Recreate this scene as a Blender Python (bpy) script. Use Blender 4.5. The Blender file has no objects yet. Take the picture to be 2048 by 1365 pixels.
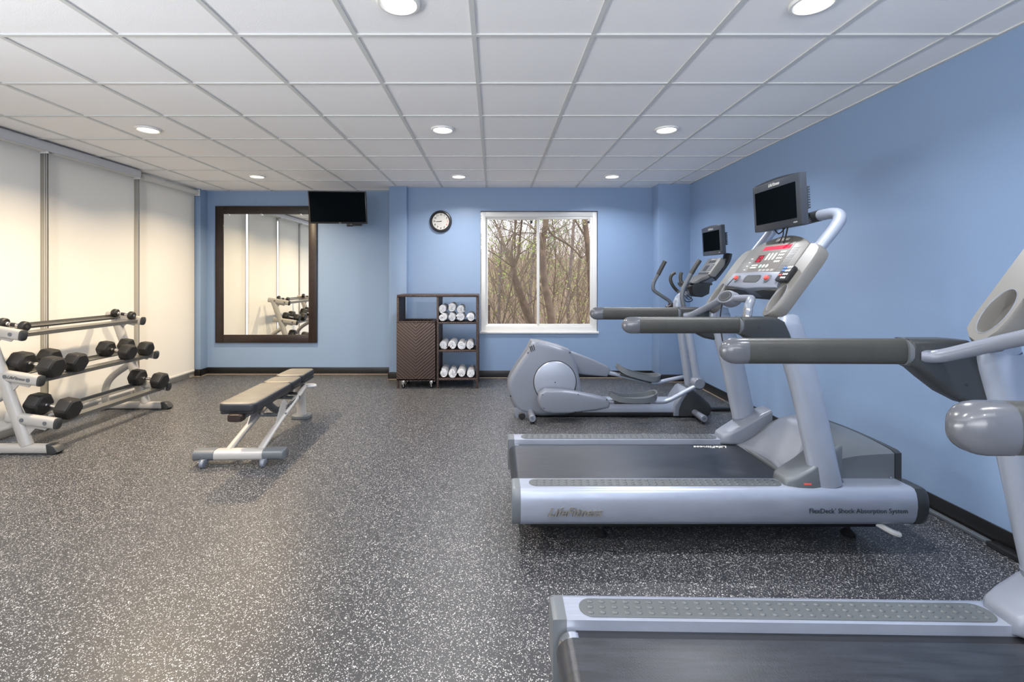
import bpy, bmesh, math, random
from mathutils import Vector, Matrix
D = bpy.data
SC = bpy.context.scene
COL = SC.collection
PI = math.pi
R = math.radians

# ------------------------------------------------------------------ camera, world, exposure
EYE = 1.37          # eye height
F = 958.0           # focal length in pixels of the 2048 wide frame
cam = D.cameras.new('camera'); cam.sensor_width = 36.0; cam.lens = 36.0 * F / 2048.0
cam.shift_x = (1024 - 988) / 2048.0
cam.shift_y = -(682.5 - 557) / 2048.0
cam.clip_start = 0.02; cam.clip_end = 200
co = D.objects.new('camera', cam); COL.objects.link(co)
co.location = (0, 0, EYE); co.rotation_euler = (PI / 2, 0, 0)
SC.camera = co
SC.view_settings.view_transform = 'Standard'; SC.view_settings.look = 'None'
SC.view_settings.gamma = 1; SC.view_settings.use_curve_mapping = False
SC.view_settings.exposure = 0.45
w = D.worlds.new('overcast_sky'); SC.world = w; w.use_nodes = True
wb = w.node_tree.nodes['Background']; wb.inputs[0].default_value = (0.90, 0.90, 1.0, 1); wb.inputs[1].default_value = 2.5

CEIL = 2.614
XR = 2.59; XL = -4.17
LAMP_ROWS = (5.84, 4.0, 2.16, 0.33, -1.5)
LAMPS = [(x, y) for y in LAMP_ROWS for x in (-2.89, -0.43, 1.44)]
LEFT_W = {5.84: 36.0, 4.0: 44.0, 2.16: 23.0, 0.33: 12.0, -1.5: 18.0}
for (lx, ly) in LAMPS:
    warm = lx < -2 and ly > 3
    ld = D.lights.new('downlight_beam', 'AREA'); ld.shape = 'DISK'; ld.size = 0.14
    ld.energy = LEFT_W[ly] if lx < -2 else (17.0 if lx < 0 else 14.0)
    ld.color = (1.0, 0.79, 0.53) if warm else ((0.93, 0.95, 1.0) if lx > 1 else (1.0, 0.95, 0.90))
    ld.spread = R(145)
    lo = D.objects.new('downlight_beam', ld); COL.objects.link(lo); lo.location = (lx, ly, CEIL - 0.016)

# added fill lamps tilted up to brighten the ceiling from behind the viewer
for (sx, sy, loc, rot, en) in ((4.6, 1.5, (-0.3, -3.12, 1.45), (R(90 + 50), 0, 0), 120), (4.4, 1.3, (-3.98, -0.9, 1.0), (R(90 + 42), 0, R(-90)), 120)):
    ld = D.lights.new('window_daylight', 'AREA'); ld.shape = 'RECTANGLE'; ld.size = sx; ld.size_y = sy
    ld.energy = en; ld.color = (0.97, 0.98, 1.0); ld.spread = R(125)
    lo = D.objects.new('window_daylight', ld); COL.objects.link(lo); lo.location = loc; lo.rotation_euler = rot

# ------------------------------------------------------------------ materials
def mat(name, col, rough=0.5, metal=0.0, emit=None, estr=1.0, bump=0, bscale=200, noise=0, nscale=8, spec=0.5, coat=0, aniso=None):
    m = D.materials.new(name); m.use_nodes = True; nt = m.node_tree; b = nt.nodes['Principled BSDF']
    b.inputs['Base Color'].default_value = (*col, 1); b.inputs['Roughness'].default_value = rough
    b.inputs['Metallic'].default_value = metal
    b.inputs['Specular IOR Level'].default_value = spec
    b.inputs['Coat Weight'].default_value = coat
    tc = nt.nodes.new('ShaderNodeTexCoord')
    if emit:
        b.inputs['Emission Color'].default_value = (*emit, 1); b.inputs['Emission Strength'].default_value = estr
    if noise:
        n = nt.nodes.new('ShaderNodeTexNoise'); n.inputs['Scale'].default_value = nscale; n.inputs['Detail'].default_value = 5
        mp = nt.nodes.new('ShaderNodeMapping'); nt.links.new(tc.outputs['Object'], mp.inputs[0]); nt.links.new(mp.outputs[0], n.inputs[0])
        if aniso: mp.inputs['Scale'].default_value = aniso
        r = nt.nodes.new('ShaderNodeMapRange'); r.inputs[1].default_value = .3; r.inputs[2].default_value = .7
        r.inputs[3].default_value = 1 - noise; r.inputs[4].default_value = 1 + noise
        nt.links.new(n.outputs[0], r.inputs[0])
        mx = nt.nodes.new('ShaderNodeVectorMath'); mx.operation = 'SCALE'; mx.inputs[0].default_value = col
        nt.links.new(r.outputs[0], mx.inputs['Scale']); nt.links.new(mx.outputs[0], b.inputs['Base Color'])
    if bump:
        n2 = nt.nodes.new('ShaderNodeTexNoise'); n2.inputs['Scale'].default_value = bscale; n2.inputs['Detail'].default_value = 3
        nt.links.new(tc.outputs['Object'], n2.inputs[0])
        bp = nt.nodes.new('ShaderNodeBump'); bp.inputs['Strength'].default_value = bump; bp.inputs['Distance'].default_value = 0.002
        nt.links.new(n2.outputs[0], bp.inputs['Height']); nt.links.new(bp.outputs[0], b.inputs['Normal'])
    return m

M = dict(
    wall=mat('blue_wall_paint', (0.245, 0.350, 0.525), 0.32, bump=0.25, bscale=90),
    tile=mat('ceiling_tile', (0.93, 0.93, 0.94), 0.9, bump=0.3, bscale=160, spec=0.2),
    tbar=mat('ceiling_grid_metal', (0.64, 0.65, 0.64), 0.5),
    base=mat('black_vinyl_baseboard', (0.012, 0.012, 0.013), 0.35),
    bead=mat('beige_floor_bead', (0.42, 0.34, 0.25), 0.6),
    blind=None,
    white=mat('white_vinyl', (0.80, 0.79, 0.76), 0.35),
    whitep=mat('white_metal', (0.62, 0.64, 0.68), 0.4),
    chrome=mat('chrome', (0.75, 0.73, 0.72), 0.14, 1.0),
    silver=mat('silver_paint', (0.36, 0.40, 0.48), 0.30, 0.35, noise=0.05, nscale=5, coat=0.2),
    alum=mat('brushed_aluminium', (0.37, 0.41, 0.50), 0.33, 0.45, noise=0.07, nscale=14, aniso=(0.4, 8, 1)),
    lsilver=mat('light_silver_plastic', (0.175, 0.17, 0.158), 0.38, 0.1, bump=0.1, bscale=500),
    gplastic=mat('mid_grey_plastic', (0.125, 0.14, 0.155), 0.36, 0.1, bump=0.12, bscale=500),
    lgplastic=mat('light_grey_plastic', (0.20, 0.222, 0.27), 0.34, 0.15, bump=0.1, bscale=500),
    dplastic=mat('dark_grey_plastic', (0.032, 0.035, 0.037), 0.36, 0.0, bump=0.15, bscale=500),
    capgrey=mat('glossy_grey_cap', (0.085, 0.09, 0.105), 0.22, coat=.3),
    foam=mat('dark_grey_rubber_sleeve', (0.042, 0.043, 0.039), 0.42, 0.0, bump=0.2, bscale=400, noise=.1, nscale=20),
    pad=mat('grey_tread_pad', (0.090, 0.10, 0.106), 0.42, noise=.05),
    belt=mat('running_belt', (0.021, 0.024, 0.031), 0.30, noise=0.35, nscale=7, aniso=(1, 9, 1), bump=0.3, bscale=300, spec=.6),
    black=mat('black_plastic', (0.014, 0.014, 0.016), 0.35),
    rubber=mat('black_rubber', (0.013, 0.013, 0.014), 0.48, bump=0.2, bscale=300),
    screen=mat('black_screen_glass', (0.004, 0.006, 0.008), 0.25, spec=0.0),
    tvdark=mat('charcoal_screen_case', (0.035, 0.042, 0.055), 0.38, bump=0.1, bscale=500),
    red=mat('red_led', (0.12, 0.0, 0.008), 0.5, emit=(1.0, 0.01, 0.06), estr=0.8, spec=0.1),
    redb=mat('red_led_dark', (0.03, 0.0, 0.004), 0.4, emit=(0.5, 0.0, 0.02), estr=0.16, spec=0.1),
    redk=mat('red_button', (0.75, 0.10, 0.08), 0.4),
    brownp=mat('brown_grey_overlay', (0.13, 0.115, 0.10), 0.4),
    ink=mat('pale_ink', (0.62, 0.62, 0.58), 0.5),
    darkink=mat('dark_ink', (0.03, 0.04, 0.05), 0.5),
    greenb=mat('green_white_button', (0.45, 0.75, 0.55), 0.4),
    blueb=mat('blue_button', (0.10, 0.25, 0.75), 0.4),
    cream=mat('cream_white_frame_paint', (0.44, 0.43, 0.415), 0.35, 0.1),
    steel=mat('grey_shelf_steel', (0.18, 0.18, 0.175), 0.35, 0.5),
    vinylb=mat('black_vinyl', (0.022, 0.025, 0.03), 0.35, bump=0.2, bscale=250),
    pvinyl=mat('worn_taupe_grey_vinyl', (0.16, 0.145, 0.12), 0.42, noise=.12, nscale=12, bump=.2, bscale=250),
    brown=mat('dark_brown_wood', (0.022, 0.013, 0.010), 0.38, noise=0.3, nscale=20),
    mirror=mat('mirror_glass', (0.92, 0.93, 0.90), 0.0, 1.0),
    towel=None, rattan=None, floor=None, weave=None,
    mullion=mat('grey_beige_mullion', (0.38, 0.36, 0.31), 0.5),
    face=mat('clock_face', (0.60, 0.59, 0.55), 0.5),
    bark=mat('bark', (0.15, 0.105, 0.07), 0.9, noise=0.35, nscale=6, bump=.8, bscale=30),
    bark2=mat('grey_bark', (0.20, 0.16, 0.14), 0.9, noise=0.3, nscale=10),
    twig=mat('twigs', (0.16, 0.12, 0.08), 0.9),
    brush=mat('tan_brush', (0.34, 0.26, 0.185), 0.9),
    leaf=mat('spring_leaves', (0.30, 0.36, 0.07), 0.6),
    leafd=mat('dark_leaves', (0.13, 0.22, 0.06), 0.6),
    litter=mat('leaf_litter', (0.36, 0.28, 0.20), 0.95, noise=.4, nscale=3),
    paving=mat('pale_concrete', (.5, .49, .47), .9),
    lens=mat('lamp_lens', (1, 1, 1), 0.5, emit=(1.0, 0.98, 0.94), estr=5.0),
    lensw=mat('warm_lamp_lens', (1, 1, 1), 0.5, emit=(1.0, 0.90, 0.68), estr=5.0),
    brass=mat('brass', (0.5, 0.35, 0.12), 0.35, 0.9),
)

def nodes(m): return m.node_tree.nodes, m.node_tree.links
def floor_mat():
    m = mat('speckled_rubber_floor', (0.03, 0.03, 0.03), 0.40, spec=0.5); N, L = nodes(m); b = N['Principled BSDF']
    tc = N.new('ShaderNodeTexCoord')
    prev = None
    dn = N.new('ShaderNodeTexNoise'); dn.inputs['Scale'].default_value = 120; dn.inputs['Detail'].default_value = 2
    L.new(tc.outputs['Object'], dn.inputs[0])
    sub = N.new('ShaderNodeVectorMath'); sub.operation = 'SUBTRACT'; sub.inputs[1].default_value = (.5, .5, .5); L.new(dn.outputs[1], sub.inputs[0])
    sc = N.new('ShaderNodeVectorMath'); sc.operation = 'SCALE'; sc.inputs['Scale'].default_value = 0.012; L.new(sub.outputs[0], sc.inputs[0])
    ad = N.new('ShaderNodeVectorMath'); ad.operation = 'ADD'; L.new(tc.outputs['Object'], ad.inputs[0]); L.new(sc.outputs[0], ad.inputs[1])
    outs = []
    for s, th, dist in ((175, 0.86, 0.37), (320, 0.85, 0.42)):
        v = N.new('ShaderNodeTexVoronoi'); v.inputs['Scale'].default_value = s; v.voronoi_dimensions = '2D'; L.new(ad.outputs[0], v.inputs['Vector'])
        sep = N.new('ShaderNodeSeparateColor'); L.new(v.outputs['Color'], sep.inputs[0])
        g = N.new('ShaderNodeMath'); g.operation = 'GREATER_THAN'; g.inputs[1].default_value = th; L.new(sep.outputs[0], g.inputs[0])
        l = N.new('ShaderNodeMath'); l.operation = 'LESS_THAN'; l.inputs[1].default_value = dist; L.new(v.outputs['Distance'], l.inputs[0])
        mu = N.new('ShaderNodeMath'); mu.operation = 'MULTIPLY'; L.new(g.outputs[0], mu.inputs[0]); L.new(l.outputs[0], mu.inputs[1])
        m2 = N.new('ShaderNodeMath'); m2.operation = 'MULTIPLY'; L.new(mu.outputs[0], m2.inputs[0]); L.new(sep.outputs[1], m2.inputs[1])
        outs.append(m2)
    mx = N.new('ShaderNodeMath'); mx.operation = 'MAXIMUM'; L.new(outs[0].outputs[0], mx.inputs[0]); L.new(outs[1].outputs[0], mx.inputs[1])
    cr = N.new('ShaderNodeMix'); cr.data_type = 'RGBA'
    cr.inputs['A'].default_value = (0.029, 0.031, 0.036, 1); cr.inputs['B'].default_value = (0.80, 0.79, 0.78, 1)
    L.new(mx.outputs[0], cr.inputs['Factor'])
    big = N.new('ShaderNodeTexNoise'); big.inputs['Scale'].default_value = 1.1; L.new(tc.outputs['Object'], big.inputs[0])
    # seams of the interlocking mats
    wv = N.new('ShaderNodeTexNoise'); wv.inputs['Scale'].default_value = 9; L.new(tc.outputs['Object'], wv.inputs[0])
    L.new(cr.outputs['Result'], b.inputs['Base Color'])
    bp = N.new('ShaderNodeBump'); bp.inputs['Strength'].default_value = .25; bp.inputs['Distance'].default_value = 0.002
    L.new(dn.outputs[0], bp.inputs['Height']); L.new(bp.outputs[0], b.inputs['Normal'])
    return m
M['floor'] = floor_mat()
def blind_mat():
    m = mat('translucent_roller_blind', (0.88, 0.87, 0.84), 0.7, spec=.2); N, L = nodes(m); b = N['Principled BSDF']
    t = N.new('ShaderNodeBsdfTranslucent'); t.inputs[0].default_value = (0.85, 0.83, 0.76, 1)
    ms = N.new('ShaderNodeMixShader'); ms.inputs[0].default_value = 0.22
    L.new(b.outputs[0], ms.inputs[1]); L.new(t.outputs[0], ms.inputs[2]); L.new(ms.outputs[0], N['Material Output'].inputs[0])
    return m
M['blind'] = blind_mat()
def towel_mat():
    m = mat('white_terry', (0.80, 0.82, 0.86), 0.95, spec=.1); N, L = nodes(m); b = N['Principled BSDF']
    n = N.new('ShaderNodeTexNoise'); n.inputs['Scale'].default_value = 90; n.inputs['Detail'].default_value = 4
    tc = N.new('ShaderNodeTexCoord'); L.new(tc.outputs['Object'], n.inputs[0])
    bp = N.new('ShaderNodeBump'); bp.inputs['Strength'].default_value = .6; bp.inputs['Distance'].default_value = .006
    L.new(n.outputs[0], bp.inputs['Height']); L.new(bp.outputs[0], b.inputs['Normal'])
    return m
M['towel'] = towel_mat()
def rattan_mat(name, chevron):
    m = mat(name, (0.10, 0.06, 0.05), 0.5); N, L = nodes(m); b = N['Principled BSDF']
    tc = N.new('ShaderNodeTexCoord'); sp = N.new('ShaderNodeSeparateXYZ'); L.new(tc.outputs['Object'], sp.inputs[0])
    def mth(op, a, b_=None):
        q = N.new('ShaderNodeMath'); q.operation = op
        for i, v in enumerate((a, b_)):
            if v is None: continue
            if isinstance(v, (int, float)): q.inputs[i].default_value = v
            else: L.new(v, q.inputs[i])
        return q.outputs[0]
    if chevron:
        ax = mth('ABSOLUTE', sp.outputs[0]); dsum = mth('SUBTRACT', sp.outputs[2], mth('MULTIPLY', ax, 0.85))
        st = mth('SINE', mth('MULTIPLY', dsum, 2 * PI / 0.040))
        st2 = mth('SINE', mth('MULTIPLY', mth('ADD', sp.outputs[0], sp.outputs[2]), 2 * PI / 0.009))
        fac = mth('ADD', mth('MULTIPLY', st, 0.38), mth('ADD', mth('MULTIPLY', st2, 0.15), 0.5))
    else:
        st = mth('SINE', mth('MULTIPLY', mth('ADD', mth('ADD', sp.outputs[0], sp.outputs[1]), mth('MULTIPLY', sp.outputs[2], 1.2)), 2 * PI / 0.026))
        fac = mth('ADD', mth('MULTIPLY', st, 0.5), 0.5)
    cr = N.new('ShaderNodeMix'); cr.data_type = 'RGBA'; cr.inputs['A'].default_value = (0.028, 0.015, 0.013, 1); cr.inputs['B'].default_value = (0.10, 0.066, 0.055, 1)
    L.new(fac, cr.inputs['Factor']); L.new(cr.outputs['Result'], b.inputs['Base Color'])
    bp = N.new('ShaderNodeBump'); bp.inputs['Strength'].default_value = .8; bp.inputs['Distance'].default_value = .006
    L.new(fac, bp.inputs['Height']); L.new(bp.outputs[0], b.inputs['Normal'])
    return m
M['rattan'] = rattan_mat('chevron_woven_rattan', True)
M['weave'] = rattan_mat('wrapped_rattan', False)
def glass_mat():
    m = D.materials.new('clear_glass'); m.use_nodes = True; N, L = nodes(m)
    for n in list(N):
        if n.type != 'OUTPUT_MATERIAL': N.remove(n)
    t = N.new('ShaderNodeBsdfTransparent'); t.inputs[0].default_value = (.96, .97, .97, 1)
    g = N.new('ShaderNodeBsdfGlossy'); g.inputs['Roughness'].default_value = 0
    fr = N.new('ShaderNodeFresnel'); fr.inputs[0].default_value = 1.06
    ms = N.new('ShaderNodeMixShader'); L.new(fr.outputs[0], ms.inputs[0]); L.new(t.outputs[0], ms.inputs[1]); L.new(g.outputs[0], ms.inputs[2])
    L.new(ms.outputs[0], N['Material Output'].inputs[0]); return m
M['glass'] = glass_mat()

# ------------------------------------------------------------------ object helpers
def obj(name, bm, m, parent=None, sharp=38):
    bmesh.ops.recalc_face_normals(bm, faces=bm.faces)
    me = D.meshes.new(name); bm.to_mesh(me); bm.free()
    for p in me.polygons: p.use_smooth = True
    me.set_sharp_from_angle(angle=R(sharp))
    ms = m if isinstance(m, (list, tuple)) else [m]
    for k in ms: me.materials.append(M[k])
    o = D.objects.new(name, me); COL.objects.link(o)
    if parent: o.parent = parent
    return o
def tag(o, label, cat, group=None):
    o['label'] = label; o['category'] = cat
    if group: o['group'] = group
    return o
def thing(name, label, cat, loc=(0, 0, 0), rz=0, group=None):
    o = D.objects.new(name, None); COL.objects.link(o); o.location = loc; o.rotation_euler = (0, 0, rz)
    o.empty_display_size = 0.1
    return tag(o, label, cat, group)
def struct(name, bm, m, parent=None, sharp=38):
    o = obj(name, bm, m, parent, sharp)
    if not parent: o['kind'] = 'structure'
    return o
def dup(root, loc=None, rz=None, label=None, group=None, scale=None):
    r = root.copy(); COL.objects.link(r)
    if loc is not None: r.location = loc
    if rz is not None: r.rotation_euler = (0, 0, rz)
    if label: r['label'] = label
    if group: r['group'] = group
    if scale: r.scale = (scale,) * 3
    for ch in list(root.children):
        c = ch.copy(); COL.objects.link(c); c.parent = r
        for g in list(ch.children):
            d = g.copy(); COL.objects.link(d); d.parent = c
    return r
# ------------------------------------------------------------------ shape helpers (all add to a bmesh)
def B(): return bmesh.new()
def merge(bm, t, mtx=None, mi=0):
    if mtx is not None: bmesh.ops.transform(t, matrix=mtx, verts=t.verts)
    for f in t.faces: f.material_index = mi
    me = D.meshes.new('tmp'); t.to_mesh(me); t.free(); bm.from_mesh(me); D.meshes.remove(me)
def box(bm, x0, x1, y0, y1, z0, z1, bev=0, seg=2, mtx=None, mi=0):
    t = B(); bmesh.ops.create_cube(t, size=1)
    bmesh.ops.transform(t, matrix=Matrix.Translation(((x0+x1)/2, (y0+y1)/2, (z0+z1)/2)) @ Matrix.Diagonal((abs(x1-x0), abs(y1-y0), abs(z1-z0), 1)), verts=t.verts)
    if bev: bmesh.ops.bevel(t, geom=t.edges[:], offset=bev, segments=seg, profile=.5, affect='EDGES')
    merge(bm, t, mtx, mi); return bm
def smooth_path(pts, n=6, closed=False):
    P = [Vector(p) for p in pts]; out = []; L = len(P)
    rng = range(L) if closed else range(L - 1)
    for i in rng:
        if closed: a, b, c, d = P[(i-1) % L], P[i], P[(i+1) % L], P[(i+2) % L]
        else: a, b, c, d = P[max(i-1, 0)], P[i], P[i+1], P[min(i+2, L-1)]
        for k in range(n):
            t = k / n
            out.append(.5 * ((2*b) + (c-a)*t + (2*a-5*b+4*c-d)*t*t + (3*b-a-3*c+d)*t*t*t))
    if not closed: out.append(P[-1])
    return out
def loft(bm, rings, closed=True, caps=True, mi=0):
    t = B(); vr = [[t.verts.new(p) for p in r] for r in rings]
    n = len(rings[0])
    for a, b in zip(vr[:-1], vr[1:]):
        for i in range(n if closed else n - 1):
            j = (i + 1) % n
            t.faces.new((a[i], a[j], b[j], b[i]))
    if caps and closed:
        t.faces.new(vr[0]); t.faces.new(list(reversed(vr[-1])))
    merge(bm, t, None, mi); return bm
def tube(bm, pts, r, sides=12, sub=0, ry=None, up=(0, 1, 0), caps=True, power=2.0, mi=0):
    """sweep an ellipse (r along the side that is not 'up', ry along 'up'); r may be a list"""
    P = [Vector(p) for p in pts]
    nr = r if isinstance(r, (list, tuple)) else [r] * len(P)
    if sub:
        Q = smooth_path(P, sub); m_ = len(Q) - 1
        nr = [nr[0] + 0 * i for i in range(len(Q))] if len(set(nr)) == 1 else [nr[min(int(i/sub), len(nr)-1)] * (1 - (i % sub)/sub) + nr[min(int(i/sub)+1, len(nr)-1)] * ((i % sub)/sub) for i in range(len(Q))]
        P = Q
    rings = []; side = None
    U = Vector(up)
    for i, p in enumerate(P):
        t = (P[min(i+1, len(P)-1)] - P[max(i-1, 0)]).normalized()
        if side is None:
            side = t.cross(U)
            if side.length < 1e-3: side = t.cross(Vector((1, 0, 0)))
        else:
            side = side - t * side.dot(t)
        side.normalize(); u = side.cross(t).normalized()
        k = (ry / nr[0]) if ry else 1.0
        ring = []
        for a in range(sides):
            th = 2 * PI * a / sides; c, s = math.cos(th), math.sin(th)
            c = math.copysign(abs(c) ** (2 / power), c); s = math.copysign(abs(s) ** (2 / power), s)
            ring.append(p + side * (c * nr[i]) + u * (s * nr[i] * k))
        rings.append(ring)
    return loft(bm, rings, caps=caps, mi=mi)
def cyl(bm, a, b, r, sides=20, r2=None, mi=0):
    r2 = r if r2 is None else r2
    return tube(bm, [a, b], [r, r2], sides=sides, up=(0, 0.01, 1) if abs((Vector(b)-Vector(a)).normalized().z) < .9 else (0, 1, 0), mi=mi)
def lathe(bm, prof, steps=32, mtx=None, mi=0):
    """prof (radius, height) round z"""
    t = B(); rings = []
    for r_, h in prof:
        rings.append([t.verts.new((r_*math.cos(2*PI*i/steps), r_*math.sin(2*PI*i/steps), h)) for i in range(steps)])
    for a, b in zip(rings[:-1], rings[1:]):
        for i in range(steps):
            j = (i+1) % steps; t.faces.new((a[i], a[j], b[j], b[i]))
    t.faces.new(rings[0]); t.faces.new(list(reversed(rings[-1])))
    bmesh.ops.remove_doubles(t, verts=t.verts, dist=1e-6)
    merge(bm, t, mtx, mi); return bm
def prism(bm, outline, y0, y1, bev=0.0, seg=3, sub=0, mtx=None, mi=0):
    """outline in (x, z), extruded along y"""
    pts = [Vector((p[0], 0, p[1])) for p in outline]
    if sub: pts = smooth_path(pts, sub, closed=True)
    t = B(); v = [t.verts.new((p.x, y0, p.z)) for p in pts]; f = t.faces.new(v)
    r = bmesh.ops.extrude_face_region(t, geom=[f])
    for q in r['geom']:
        if isinstance(q, bmesh.types.BMVert): q.co.y = y1
    if bev:
        ed = [e for e in t.edges if abs(e.verts[0].co.y - e.verts[1].co.y) < 1e-6]
        bmesh.ops.bevel(t, geom=ed, offset=bev, segments=seg, profile=.5, affect='EDGES', clamp_overlap=True)
    merge(bm, t, mtx, mi); return bm
XY = Matrix(((1, 0, 0, 0), (0, 0, 1, 0), (0, 1, 0, 0), (0, 0, 0, 1)))      # prism (x,z)|y  ->  (x,y)|z
def rrect(w_, h_, r_, n=5, cx=0, cz=0):
    out = []
    for (sx, sz, a0) in ((1, 1, 0), (-1, 1, 90), (-1, -1, 180), (1, -1, 270)):
        for k in range(n + 1):
            a = R(a0 + 90 * k / n)
            out.append((cx + sx*(w_/2 - r_) + r_*math.cos(a), cz + sz*(h_/2 - r_) + r_*math.sin(a)))
    return out
def ellipse(rx, rz, n=28, cx=0, cz=0): return [(cx + rx*math.cos(2*PI*i/n), cz + rz*math.sin(2*PI*i/n)) for i in range(n)]
def text(name, body, size, m, parent, mtx, shear=0.0, depth=0.001, align='CENTER', bold=0.0):
    c = D.curves.new(name, 'FONT'); c.body = body; c.size = size; c.shear = shear; c.extrude = depth; c.offset = bold
    c.align_x = align; c.align_y = 'CENTER'; c.resolution_u = 3
    o = D.objects.new('tmp', c); COL.objects.link(o)
    dg = bpy.context.evaluated_depsgraph_get(); me = D.meshes.new_from_object(o.evaluated_get(dg))
    D.objects.remove(o); D.curves.remove(c)
    me.name = name; me.transform(mtx)
    me.materials.clear(); me.materials.append(M[m])
    q = D.objects.new(name, me); COL.objects.link(q); q.parent = parent
    return q
def frame_m(o, ex, ey):
    ex = Vector(ex).normalized(); ey = Vector(ey).normalized(); ez = ex.cross(ey)
    m = Matrix((ex, ey, ez)).transposed().to_4x4(); m.translation = Vector(o); return m
FACE_NEAR = lambda x, y, z: frame_m((x, y, z), (1, 0, 0), (0, 0, 1))        # text facing -Y (towards the viewer side)

# ================================================================== ROOM SHELL
bm = B(); box(bm, -6, 2.8, -3.2, 7.1, -0.08, 0); struct('floor', bm, 'floor')
bm = B(); box(bm, -4.4, 2.8, -3.2, 7.1, CEIL + 0.006, CEIL + 0.06)
# tile bodies: one slab, the metal grid hangs a little lower
struct('ceiling', bm, 'tile')
bm = B()
k = 0; x = -0.1025 - 0.6096 * 7
while x < XR:
    if x > -4.3: box(bm, x - .012, x + .012, -3.2, 6.9, CEIL - 0.001, CEIL + 0.007)
    x += .6096
y = 2.455 - .6096 * 9
while y < 6.9:
    box(bm, -4.3, XR, y - .012, y + .012, CEIL - 0.0016, CEIL + 0.007); y += .6096
box(bm, XR - .02, XR, -3.2, 6.4, CEIL - .002, CEIL + .007)
struct('trim_1', bm, 'tbar')
# far wall: mirror recess, pier, window section with its opening, corner pier
WX0, WX1, WZ0, WZ1 = -0.186, 1.43, 0.615, 2.30
bm = B()
box(bm, -4.4, -1.40, 6.85, 7.1, 0, CEIL + .05)
box(bm, -1.424, -1.185, 6.50, 7.1, 0, CEIL + .05, bev=.004)
box(bm, -1.19, WX0, 6.60, 6.78, 0, CEIL + .05)
box(bm, WX1, 2.18, 6.60, 6.78, 0, CEIL + .05)
box(bm, WX0, WX1, 6.60, 6.78, 0, WZ0); box(bm, WX0, WX1, 6.60, 6.78, WZ1, CEIL + .05)
box(bm, 2.174, XR + .1, 6.33, 6.9, 0, CEIL + .05, bev=.004)
struct('wall_far', bm, 'wall')
bm = B(); box(bm, XR, XR + .15, -3.2, 6.9, 0, CEIL + .05); struct('wall_right', bm, 'wall')
bm = B(); box(bm, -4.4, XR + .1, -3.35, -3.2, 0, .68); box(bm, -4.4, XR + .1, -3.35, -3.2, 2.25, CEIL + .05)
box(bm, -4.4, -2.7, -3.35, -3.2, .68, 2.25); box(bm, 2.1, XR + .1, -3.35, -3.2, .68, 2.25); struct('wall_near', bm, 'wall')
bm = B()
for (a, b_) in ((-2.7, -2.64), (-1.13, -1.07), (.47, .53), (2.04, 2.1)): box(bm, a, b_, -3.33, -3.25, .68, 2.25, .003)
box(bm, -2.64, 2.04, -3.33, -3.25, .68, .74, .003); box(bm, -2.64, 2.04, -3.33, -3.25, 2.19, 2.25, .003)
w3 = struct('window_3', bm, 'white')  # unseen window, added for a brighter ceiling
bm = B(); box(bm, -2.66, 2.06, -3.30, -3.296, .72, 2.21); struct('glass_pane', bm, 'glass', w3)
bm = B()
box(bm, -4.45, -4.10, 6.69, 7.1, 0, CEIL + .05, bev=.003)
box(bm, -4.45, XL - .06, -3.2, 6.75, 2.56, CEIL + .05)
box(bm, -4.45, XL - .06, -3.2, -2.4, 0, CEIL + .05)
struct('wall_left', bm, 'wall')
# baseboards with a thin beige bead where vinyl meets the floor
def basebd(name, segs):
    b1 = B()
    for (x0, x1, y0, y1) in segs: box(b1, x0, x1, y0, y1, 0.0, 0.098, bev=.003)
    p = struct(name, b1, 'base')
    b2 = B()
    for (x0, x1, y0, y1) in segs: box(b2, x0 - .006, x1 + .006, y0 - .006, y1, 0, 0.006)
    struct('floor_bead', b2, 'bead', p)
basebd('baseboard_far', [(-4.10, -1.424, 6.838, 6.85), (-1.436, -1.173, 6.488, 6.50), (-1.436, -1.424, 6.488, 6.85), (-1.185, 2.174, 6.588, 6.60), (2.162, XR, 6.318, 6.33), (2.162, 2.174, 6.318, 6.60)])
basebd('baseboard_right', [(XR - .012, XR, -3.2, 6.33)])
basebd('baseboard_left', [(-4.18, -4.088, 6.678, 6.69), (-4.10, -4.088, 6.678, 6.85)])

# window_1: white sliding window in the far wall
bm = B()
def frame_rect(bm, x0, x1, z0, z1, y0, y1, t, bev=.003, tb=None):
    tb = t if tb is None else tb
    box(bm, x0, x0 + t, y0, y1, z0, z1, bev); box(bm, x1 - t, x1, y0, y1, z0, z1, bev)
    box(bm, x0 + t - .001, x1 - t + .001, y0 + .0004, y1 - .0004, z0, z0 + tb, bev); box(bm, x0 + t - .001, x1 - t + .001, y0 + .0004, y1 - .0004, z1 - t, z1, bev)
frame_rect(bm, WX0 + .008, WX1 - .006, WZ0 + .02, WZ1 - .012, 6.63, 6.74, .062, tb=.075)
frame_rect(bm, WX0 + .06, WX1 - .058, WZ0 + .085, WZ1 - .07, 6.645, 6.73, .016)
win = struct('window_1', bm, 'white')
bm = B(); frame_rect(bm, WX0 + .070, 0.628, WZ0 + .088, WZ1 - .082, 6.676, 6.705, .030); struct('sash', bm, 'white', win)
bm = B(); frame_rect(bm, 0.600, WX1 - .066, WZ0 + .090, WZ1 - .080, 6.640, 6.672, .030); struct('sash', bm, 'white', win)
bm = B(); box(bm, WX0 + .095, 0.605, 6.689, 6.692, WZ0 + .11, WZ1 - .105); struct('glass_pane', bm, 'glass', win)
bm = B(); box(bm, 0.625, WX1 - .09, 6.655, 6.658, WZ0 + .11, WZ1 - .105); struct('glass_pane', bm, 'glass', win)
bm = B(); box(bm, WX0 - .012, WX1 + .012, 6.575, 6.70, WZ0 - .006, WZ0 + .022, .006); struct('window_sill', bm, 'white', win)
bm = B()
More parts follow.
